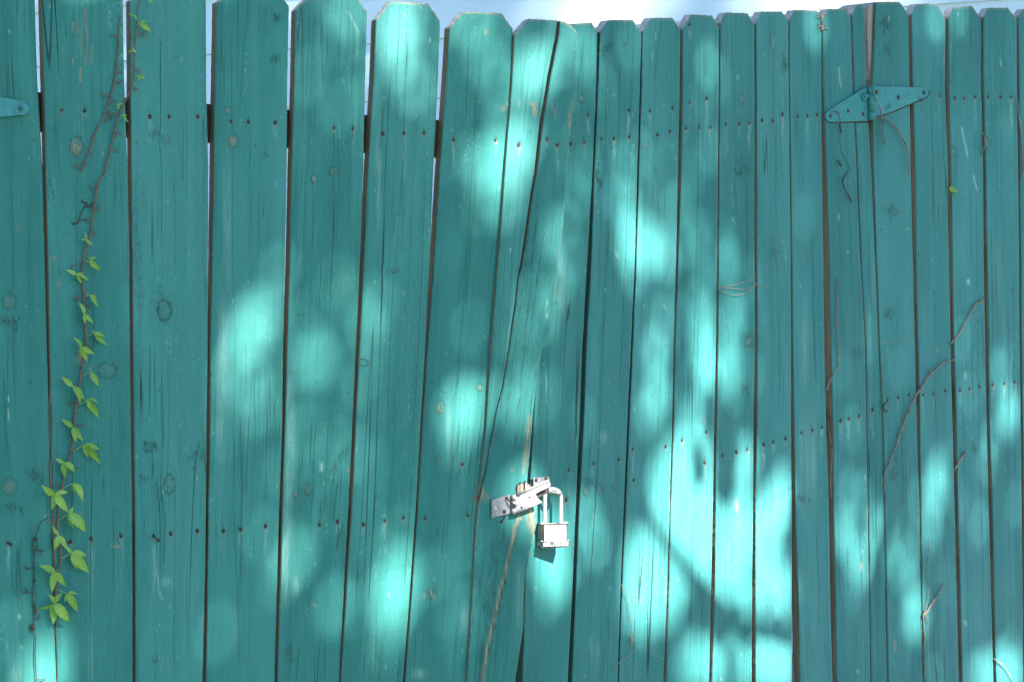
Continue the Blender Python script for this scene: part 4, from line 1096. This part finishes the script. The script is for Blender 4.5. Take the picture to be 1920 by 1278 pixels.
# ------------------------------------------------------------------ the tree that dapples the fence
# light wanted on the boards (photo pixels: x, y, half width, half height, share of sun, tilt)
SPOTS = [(640, 22, 50, 42, .10, 0), (735, 55, 36, 42, .25, .1), (765, 30, 30, 24, .10, 0), (780, 165, 36, 40, .08, 0), (885, 42, 34, 30, .12, 0), (925, 118, 24, 26, .06, 0), (575, 148, 38, 40, .045, 0),
         (990, 145, 38, 42, .27, .1), (1105, 112, 30, 60, .12, .2), (1062, 90, 20, 40, .07, 0), (1130, 165, 18, 40, .04, 0), (1178, 92, 24, 34, .06, 0), (1325, 125, 19, 38, .08, 0),
         (965, 290, 40, 70, .27, 0), (915, 295, 36, 58, .17, 0), (945, 370, 30, 45, .10, 0), (1165, 320, 20, 40, .07, 0), (1175, 450, 30, 62, .26, 0), (1218, 468, 26, 58, .27, 0), (1180, 385, 26, 36, .08, 0),
         (1030, 480, 24, 64, .13, .1), (1020, 590, 22, 60, .09, .1), (1055, 530, 16, 44, .06, 0), (1362, 482, 16, 48, .12, 0), (1320, 520, 28, 44, .07, 0), (1322, 612, 30, 55, .17, 0), (1378, 590, 26, 48, .12, 0),
         (1242, 600, 26, 40, .06, 0), (975, 738, 34, 62, .20, .1), (1232, 664, 34, 34, .13, 0), (1230, 745, 28, 38, .17, .1), (1325, 690, 30, 74, .30, 0), (1372, 680, 34, 64, .18, 0), (1292, 790, 30, 30, .16, 0),
         (1290, 880, 46, 66, .75, 0), (1258, 925, 34, 70, .55, .1), (1300, 985, 62, 75, .95, 0), (1395, 868, 17, 40, .28, 0), (1462, 950, 26, 76, .85, 0), (1380, 1000, 75, 72, .9, 0), (1400, 1080, 60, 62, .65, 0), (1330, 1050, 50, 48, .85, 0),
         (1028, 1010, 46, 90, .42, .1), (1005, 935, 46, 28, .42, 0), (1035, 1080, 44, 34, .22, 0), (1118, 1022, 26, 44, .09, 0), (1212, 1070, 40, 88, .85, .15), (1243, 1115, 34, 50, .8, 0), (1310, 1242, 36, 46, .50, 0), (1348, 1235, 26, 46, .5, 0), (1402, 1235, 34, 52, .55, 0), (1215, 1170, 30, 40, .08, 0),
         (1450, 1110, 34, 46, .55, 0), (1458, 1245, 32, 46, .6, 0), (1500, 1140, 14, 46, .12, 0), (1592, 985, 36, 56, .21, 0), (1618, 1052, 22, 36, .17, 0), (1645, 990, 20, 46, .18, 0), (1742, 985, 22, 28, .13, 0), (1715, 1135, 26, 58, .28, 0), (1682, 1062, 24, 40, .07, 0),
         (1832, 985, 18, 34, .07, 0), (1875, 1262, 48, 46, .5, 0), (1870, 690, 20, 44, .07, 0), (1885, 775, 30, 42, .25, 0), (1850, 865, 20, 36, .06, 0), (1755, 912, 32, 46, .22, 0), (1900, 945, 20, 40, .05, 0), (1612, 930, 30, 30, .07, 0),
         (482, 608, 52, 64, .15, 0), (455, 690, 46, 62, .09, 0), (592, 680, 48, 74, .095, 0), (686, 607, 24, 46, .075, 0), (880, 610, 26, 40, .035, 0), (868, 772, 38, 62, .30, .1), (500, 770, 60, 50, .05, 0), (560, 800, 40, 46, .04, 0),
         (550, 1035, 30, 50, .12, 0), (626, 1120, 26, 56, .075, 0), (740, 1092, 44, 62, .30, .1), (748, 1005, 24, 34, .05, 0), (500, 1000, 28, 40, .03, 0), (410, 1190, 34, 60, .045, 0), (860, 1150, 28, 48, .035, 0), (720, 1215, 36, 50, .03, 0),
         (80, 1282, 32, 30, .3, 0), (20, 1190, 30, 60, .05, 0), (1532, 50, 14, 36, .10, .2), (1757, 38, 15, 34, .10, 0), (1795, 28, 16, 26, .07, 0), (820, 500, 60, 90, .01, 0), (1560, 600, 400, 300, .012, 0), (900, 1200, 300, 120, .008, 0)]
DARKS = [(1362, 860, 20, 50, .8, 0), (1362, 790, 22, 56, .8, 0), (1438, 860, 40, 40, .9, 0), (1345, 1162, 36, 20, .8, .35), (1285, 1205, 22, 20, .4, 0), (1375, 1235, 10, 40, .5, 0), (1474, 1010, 16, 34, .6, 0), (1455, 1178, 36, 17, .8, .3), (1398, 1188, 22, 17, .6, 0), (1195, 965, 24, 34, .9, 0), (1503, 960, 22, 90, .9, 0)]
BAR = [(1195, 940), (1218, 968), (1250, 1022), (1290, 1072), (1330, 1112), (1372, 1152), (1420, 1182)]
SOFT = [q_ for q_ in SPOTS if q_[4] <= .42 and q_[2] < 100]
SPOTS = [(x, y, rx, ry, min(1.0, a * 1.35), t_) for (x, y, rx, ry, a, t_) in SPOTS if a > .42]
def spot_val(X, Y, L, p=1.25):
    out = []
    for (x, y, rx, ry, a, tl) in L:
        c, s = math.cos(tl), math.sin(tl)
        dx = X - x; dy = Y - y
        u = (dx * c + dy * s) / rx; v = (-dx * s + dy * c) / ry
        out.append(a * np.exp(-((u * u + v * v) ** p) * .9))
    return out
HOUSE_SPOTS = [(1140, 20, 62, 90, 1.0, .9), (1020, 10, 30, 70, .4, .9), (1530, 5, 130, 60, 1.0, 0), (1080, 60, 40, 60, .3, .9), (1440, 10, 30, 50, .5, 0), (1250, 10, 40, 40, .12, 0), (560, 10, 40, 60, .1, 0), (822, 215, 30, 20, .6, 0)]
# sun-perpendicular coordinates
e1 = np.array([-S[1], S[0], 0.0]); e1 /= np.linalg.norm(e1)
e2 = np.cross(S, e1)
if e2[2] < 0: e2 = -e2
CELL = .005
def q_of(P): return np.stack([P @ e1, P @ e2], -1)
cor = np.vstack([PL.at([-60, -60, 1000, 1000], [-40, 1320, -40, 1320]), PR.at([1000, 1990, 1000, 1990], [-40, -40, 1320, 1320])])
qc = q_of(cor)
hc = q_of(PH.at([300, 1900, 300, 1900], [-60, -60, 60, 60]))
q0 = np.minimum(qc.min(0), hc.min(0)) - .06; q1 = np.maximum(qc.max(0), hc.max(0)) + .06
NQ = np.ceil((q1 - q0) / CELL).astype(int)
A1, A2 = np.meshgrid(q0[0] + (np.arange(NQ[0]) + .5) * CELL, q0[1] + (np.arange(NQ[1]) + .5) * CELL, indexing='ij')
O = A1[..., None] * e1 + A2[..., None] * e2 + S * 30.0
def hit(pl, off=0.0):
    k = ((pl.p - O) @ pl.n + off) / (-(S @ pl.n))
    P = O - S * k[..., None]
    return P
def to_px(P):
    d = P - CAM
    return 960 + F * d[..., 0] / d[..., 1], 639 - F * d[..., 2] / d[..., 1]
PLh, PRh = hit(PL), hit(PR)
leftside = (PLh - np.array([MEET[0], MEET[1], 0])) @ PL.t < 0
Pf = np.where(leftside[..., None], PLh, PRh)
X, Y = to_px(Pf)
T = np.zeros(X.shape)
inv = np.ones(X.shape)
for g in spot_val(X, Y, SPOTS): inv *= 1 - np.minimum(g, .999)
T = np.clip(1 - inv - .03, 0, 1)
for g in spot_val(X, Y, DARKS, 1.6): T *= 1 - g
bp = np.array(BAR, float)
dmin = np.full(X.shape, 1e9)
for i in range(len(bp) - 1):
    a, b = bp[i], bp[i + 1]; ab = b - a
    tt = np.clip(((X - a[0]) * ab[0] + (Y - a[1]) * ab[1]) / (ab @ ab), 0, 1)
    dmin = np.minimum(dmin, np.hypot(X - a[0] - tt * ab[0], Y - a[1] - tt * ab[1]))
above = Y < -14
XH, YH = to_px(hit(PH))
TH = np.zeros(X.shape) + .01
for g in spot_val(XH, YH, HOUSE_SPOTS): TH = 1 - (1 - TH) * (1 - np.minimum(g, .99))
T = np.where(above, TH, T)
DIST = 9.2
RAD = math.tan(math.radians(.53 / 2)) * DIST / CELL
kk = int(RAD) + 2
yy, xx = np.mgrid[-kk:kk + 1, -kk:kk + 1]
K = np.clip(RAD + .5 - np.hypot(xx, yy), 0, 1); K /= K.sum()
NF = 64
Kf = np.fft.rfft2(K, (NF, NF))
PAD = NF
covered = np.zeros((NQ[0] + 2 * PAD, NQ[1] + 2 * PAD), bool)
Tp = np.zeros(covered.shape); Tp[PAD:-PAD, PAD:-PAD] = T
Wt = 1.0 / (Tp + .06)
Lm = np.ones(covered.shape)
VIS = ((X > -45) & (X < 1965) & (Y > -14) & (Y < 1312)) | (above & (XH > -20) & (XH < 1940) & (YH > -40) & (YH < 70))
VIS = VIS | np.roll(VIS, 3, 0) | np.roll(VIS, -3, 0) | np.roll(VIS, 3, 1) | np.roll(VIS, -3, 1)
Vp = np.zeros(covered.shape, bool); Vp[PAD:-PAD, PAD:-PAD] = VIS
Wt[~Vp] = 0
covered[:PAD] = True; covered[-PAD:] = True; covered[:, :PAD] = True; covered[:, -PAD:] = True
Wt[:PAD] = 0; Wt[-PAD:] = 0; Wt[:, :PAD] = 0; Wt[:, -PAD:] = 0
# leaf outline: a small pointed leaf
half = [(0, .02), (.12, .30), (.3, .46), (.5, .48), (.7, .36), (.88, .16), (1, 0)]
LEAF2 = np.array([(x, y * .62) for x, y in half] + [(x, -y * .62) for x, y in half[::-1][1:]])
leaf_faces_n = len(half)
TV = []; TQ = []
def inpoly(px, py, poly):
    ins = np.zeros(px.shape, bool)
    n = len(poly); j = n - 1
    for i in range(n):
        xi, yi = poly[i]; xj, yj = poly[j]
        cond = ((yi > py) != (yj > py)) & (px < (xj - xi) * (py - yi) / (yj - yi + 1e-12) + xi)
        ins ^= cond; j = i
    return ins
def make_leaf(c3, size, r):
    # leaves lie roughly facing the light with scatter
    nrm = S * .9 + r.normal(0, .42, 3); nrm /= np.linalg.norm(nrm)
    a = r.normal(0, 1, 3); a -= a @ nrm * nrm; a /= np.linalg.norm(a)
    b = np.cross(nrm, a)
    return c3 + ((LEAF2[:, :1] - .5) * a + LEAF2[:, 1:] * b) * size
def raster(poly):
    g = (poly - q0) / CELL + PAD
    lo = np.floor(g.min(0)).astype(int) - 1; hi = np.ceil(g.max(0)).astype(int) + 1
    ii, jj = np.mgrid[lo[0]:hi[0], lo[1]:hi[1]]
    return lo, inpoly(ii + .5, jj + .5, g)
def conv(a):
    k = np.zeros(a.shape); n = K.shape[0]; k[:n, :n] = K
    k = np.roll(k, (-(n // 2), -(n // 2)), (0, 1))
    return np.fft.irfft2(np.fft.rfft2(a) * np.fft.rfft2(k), a.shape)
# where gaps between leaves must be for the sun's blurred images to add up to the wanted light
Hc = np.clip(Tp, 1e-4, 1)
for it_ in range(45):
    est = np.maximum(conv(Hc), 1e-5)
    Hc = np.clip(Hc * conv(np.where(Vp, Tp / est, 1.0)), 0, 1)
nzf = value_noise(*covered.shape, 3.6, 3.6, np.random.default_rng(5)) + .35 * value_noise(*covered.shape, 9, 9, np.random.default_rng(6))
thr_map = np.argsort(np.argsort(nzf.ravel())).reshape(covered.shape) / covered.size
KEEP = (Hc > thr_map * .84 + .008) & Vp
# small gaps, each of which throws one round image of the sun
r3 = np.random.default_rng(21)
pin = []
for (x, y, rx, ry, a, tl) in SOFT:
    dx_, dy_ = (38, 52) if x < 1050 else (30, 50)
    a = a * (.80 + 1.55 * a / (a + .15))
    m_ = max(1, int(round(rx * ry / (dx_ * dy_) * 1.1)))
    ex, ey = max(3, rx - dx_ * .75), max(3, ry - dy_ * .7)
    for k in range(m_):
        u_, v_ = r3.uniform(-1, 1, 2)
        pin.append((x + u_ * ex, y + v_ * ey, a * (r3.uniform(.75, 1.1) if m_ > 1 else 1)))
    for k in range(2):
        an, rr_ = r3.uniform(0, 6.283), r3.uniform(.5, 1.3)
        pin.append((x + math.cos(an) * (rx + 14) * rr_, y + math.sin(an) * (ry + 14) * rr_, a * r3.uniform(.08, .3)))
for (n_, x0_, x1_, y0_, y1_, lo_, hi_) in [(34, 400, 720, 500, 880, .012, .05), (16, 380, 900, 900, 1260, .008, .035), (30, 840, 1120, 0, 420, .015, .06), (16, 540, 840, 0, 240, .01, .05),
                                           (14, 980, 1090, 400, 760, .015, .05), (36, 1120, 1430, 380, 800, .02, .08), (16, 1120, 1420, 60, 380, .01, .05), (26, 1540, 1915, 640, 1270, .012, .06),
                                           (10, 1080, 1180, 760, 1260, .01, .04), (12, 0, 400, 300, 1260, .004, .012), (14, 1430, 1915, 60, 640, .006, .018)]:
    for k in range(int(n_ * .6)):
        pin.append((r3.uniform(x0_, x1_), r3.uniform(y0_, y1_), r3.uniform(lo_, hi_)))
NOPIN = [(1308, 880, 44, 70), (1362, 880, 44, 90), (1435, 850, 50, 50), (1345, 1165, 70, 40), (1280, 1210, 40, 30), (1330, 775, 20, 50), (1110, 700, 60, 90), (1120, 1180, 90, 110), (1180, 930, 60, 60),
         (1505, 1000, 34, 200), (560, 400, 160, 90), (250, 900, 100, 300), (770, 640, 70, 110), (800, 980, 40, 90), (1660, 1200, 60, 60), (1560, 1200, 60, 90), (1420, 300, 80, 200)]
for (x, y, a) in pin:
    if a < .5 and any(((x - n_[0]) / n_[2]) ** 2 + ((y - n_[1]) / n_[3]) ** 2 < 1 for n_ in NOPIN): continue
    p_ = (PL if x < 1000 else PR).at(x, y)
    c_ = (q_of(p_) - q0) / CELL + PAD
    rc = math.sqrt(max(a, .004)) * RAD
    lo_ = np.floor(c_ - rc - 1).astype(int); hi_ = np.ceil(c_ + rc + 2).astype(int)
    ii, jj = np.mgrid[lo_[0]:hi_[0], lo_[1]:hi_[1]]
    # ragged little openings, a bit longer one way
    an = r3.uniform(0, 3.14); st = r3.uniform(.8, 1.25)
    du = (ii + .5 - c_[0]) * math.cos(an) + (jj + .5 - c_[1]) * math.sin(an); dv = -(ii + .5 - c_[0]) * math.sin(an) + (jj + .5 - c_[1]) * math.cos(an)
    KEEP[lo_[0]:hi_[0], lo_[1]:hi_[1]] |= ((du * st) ** 2 + (dv / st) ** 2 < rc * rc)
def try_cover(lo, m, force=False, tol=.015):
    a0, b0 = lo; h, w = m.shape
    if a0 < 1 or b0 < 1 or a0 + h + 1 > covered.shape[0] or b0 + w + 1 > covered.shape[1]: return False
    sl = (slice(a0, a0 + h), slice(b0, b0 + w))
    new = m & ~covered[sl]
    if not force:
        if not (new & Vp[sl]).any(): return False
        if (m & KEEP[sl]).sum() > tol * m.sum(): return False
    covered[sl] |= m
    return True
def unq(q, depth): return q[0] * e1 + q[1] * e2 + S * depth
base_depth = float(np.mean(cor @ S)) + DIST
r2 = np.random.default_rng(11)
# the bough whose shadow crosses the lit boards
NEAR = 5.2
bough = [PR.at(x, y) + S * NEAR for x, y in [(1140, 885)] + BAR + [(1500, 1215), (1600, 1250)]]
twigs = [[(1330, 1112), (1345, 1000), (1340, 900), (1335, 800), (1322, 740)], [(1290, 1072), (1310, 960), (1306, 880)], [(1372, 1152), (1366, 1050), (1372, 960), (1366, 860), (1372, 760)],
         [(1372, 1152), (1430, 1165), (1480, 1180)], [(1420, 1182), (1450, 1100), (1478, 1020), (1486, 940)]]
# leaves of the low bough: photo pixel their shadow falls on, half length, half width, turn
NEARLEAF = [(1308, 888, 38, 15, 0), (1303, 850, 26, 10, .3), (1360, 912, 50, 25, .05), (1368, 862, 44, 20, -.2), (1352, 836, 34, 12, .3), (1366, 790, 40, 14, .1), (1322, 792, 40, 10, -.1), (1330, 748, 26, 10, .4),
            (1335, 1150, 36, 20, .9), (1362, 1172, 34, 18, 1.4), (1318, 1172, 34, 14, .4), (1300, 1150, 28, 10, -.3), (1348, 1196, 30, 14, .1), (1380, 1140, 24, 10, 1.9), 
            (1460, 1172, 34, 14, 1.3), (1432, 1188, 28, 12, 1.7), (1476, 1010, 34, 12, 0), (1482, 960, 28, 9, .3), (1400, 1194, 28, 12, 1.4), (1462, 1200, 30, 10, .6), (1370, 1250, 30, 8, .3), (1404, 1082, 22, 7, .8),
            (1196, 960, 34, 14, .2), (1212, 944, 24, 10, -.6), (1242, 1004, 26, 9, .9), (1398, 742, 30, 12, -.3), (1262, 700, 30, 9, .3), (1290, 730, 26, 8, -.4), (1346, 720, 26, 8, .2), (1426, 830, 34, 14, .4), (1412, 790, 30, 12, -.2),
            (1264, 640, 26, 8, .5), (1345, 650, 24, 7, -.3), (1440, 880, 20, 7, .2)]
near_leaves = []
for (x, y, hl, hw, an) in NEARLEAF:
    c3 = PR.at(x, y) + S * (NEAR + r2.uniform(-.15, .15))
    nrm = S + r2.normal(0, .18, 3); nrm /= np.linalg.norm(nrm)
    dl = -e2 * math.cos(an) + e1 * math.sin(an); dl -= dl @ nrm * nrm; dl /= np.linalg.norm(dl)
    dw = np.cross(nrm, dl)
    near_leaves.append(c3 + (LEAF2[:, :1] - .5) * 2 * (hl / 900 * .85) * dl + LEAF2[:, 1:] / .30 * (hw / 570) * dw)
leaves = []
inner = (slice(PAD, -PAD), slice(PAD, -PAD))
for phase, (ntry, smin, smax) in enumerate([(6000, .08, .12), (5000, .05, .08), (7000, .025, .05), (9000, .012, .028)]):
    pr = None
    for it in range(ntry):
        if it % 400 == 0:
            exc = (~covered[inner] & ~KEEP[inner] & Vp[inner]).astype(float)
            pr = np.cumsum(exc.ravel()); tot = pr[-1]
            if tot <= 1e-6: break
        j = min(int(np.searchsorted(pr, r2.uniform(0, tot))), pr.size - 1)
        ci, cj = divmod(j, NQ[1])
        q = q0 + (np.array([ci, cj]) + r2.uniform(0, 1, 2)) * CELL
        V = make_leaf(unq(q, base_depth + r2.uniform(-.55, .55)), r2.uniform(smin, smax), r2)
        if try_cover(*raster(q_of(V))): leaves.append(V)
Lm = conv((~covered).astype(float))
print('tree leaves over fence', len(leaves), 'residual rms', float(np.sqrt(((Lm - Tp)[inner] ** 2).mean())))
# the rest of the crown, clear of the light paths above
ccen = unq((q0 + q1) / 2, base_depth)
n_out = 0
for it in range(60000):
    d = r2.normal(0, 1, 3); d /= np.linalg.norm(d)
    rad = r2.uniform(.0, 1) ** (1 / 2.4)
    clump = .82 + .18 * math.sin(d[0] * 7 + 1) * math.cos(d[1] * 6 + d[2] * 5)
    c3 = ccen + np.array([.9, .9, .2]) + d * rad * clump * np.array([4.2, 4.2, 3.3])
    q = q_of(c3)
    V = make_leaf(c3, r2.uniform(.10, .16), r2)
    if (q > q0 - .1).all() and (q < q1 + .1).all():
        lo, m = raster(q_of(V))
        if (m & Vp[lo[0]:lo[0] + m.shape[0], lo[1]:lo[1] + m.shape[1]]).any(): continue
    leaves.append(V); n_out += 1
    if n_out > 26000: break
LVt = np.array(leaves + near_leaves); nl = len(LVt); nv = LVt.shape[1]
torg = np.array([ccen[0] + 2.3, ccen[1] + 2.3, 0])
tree = thing('leafy_tree', 'broad leafy tree beside the viewer whose crown dapples the gate with light', 'tree', tuple(torg))
ng = [list(range(i * nv, (i + 1) * nv)) for i in range(nl)]
me = mesh_np('crown', LVt.reshape(-1, 3) - torg, np.zeros((0, 4)), None, np.zeros(nl), ng)
set_attr(me, 'mid', np.full(nl * nv, .5))
me.materials.append(M_TLEAF)
link('crown', me, tree)
bm = bmesh.new()
tube(bm, [torg + np.array(p) for p in ((0, 0, -.1), (.05, .02, 1.2), (-.02, .05, 2.6), (.0, .0, 4.2), (-.1, -.05, 5.6))], [.26, .19, .17, .15, .10], 12, 4, .05)
fin('trunk', bm, M_TBARK, tree, tuple(torg))
crown_lo = torg + np.array([0, 0, 4.2])
for k in range(7):
    a = k / 7 * 6.28 + .3
    e = crown_lo + np.array([math.cos(a) * 2.2, math.sin(a) * 2.2, 1.6 + .5 * math.sin(3 * a)])
    mdp = (crown_lo + e) / 2 + np.array([0, 0, .5])
    qs = q_of(np.array([e, mdp]))
    if ((qs > q0).all(1) & (qs < q1).all(1)).any(): continue
    bm = bmesh.new(); tube(bm, [crown_lo + np.array([0, 0, -.5 + .25 * k]), mdp, e], [.07, .045, .015], 8, 4, .05)
    fin('limb', bm, M_TBARK, tree, tuple(torg))
bm = bmesh.new()
tube(bm, [unq(q1 + .1, base_depth - 2.5)] + bough[::-1], [.024, .017, .0165, .0155, .014, .009], 7, 3, .05)
for tw in twigs:
    tube(bm, [PR.at(x, y) + S * NEAR for x, y in tw], [.0035, .002], 5, 3, .05)
fin('bough', bm, M_TBARK, tree, tuple(torg))
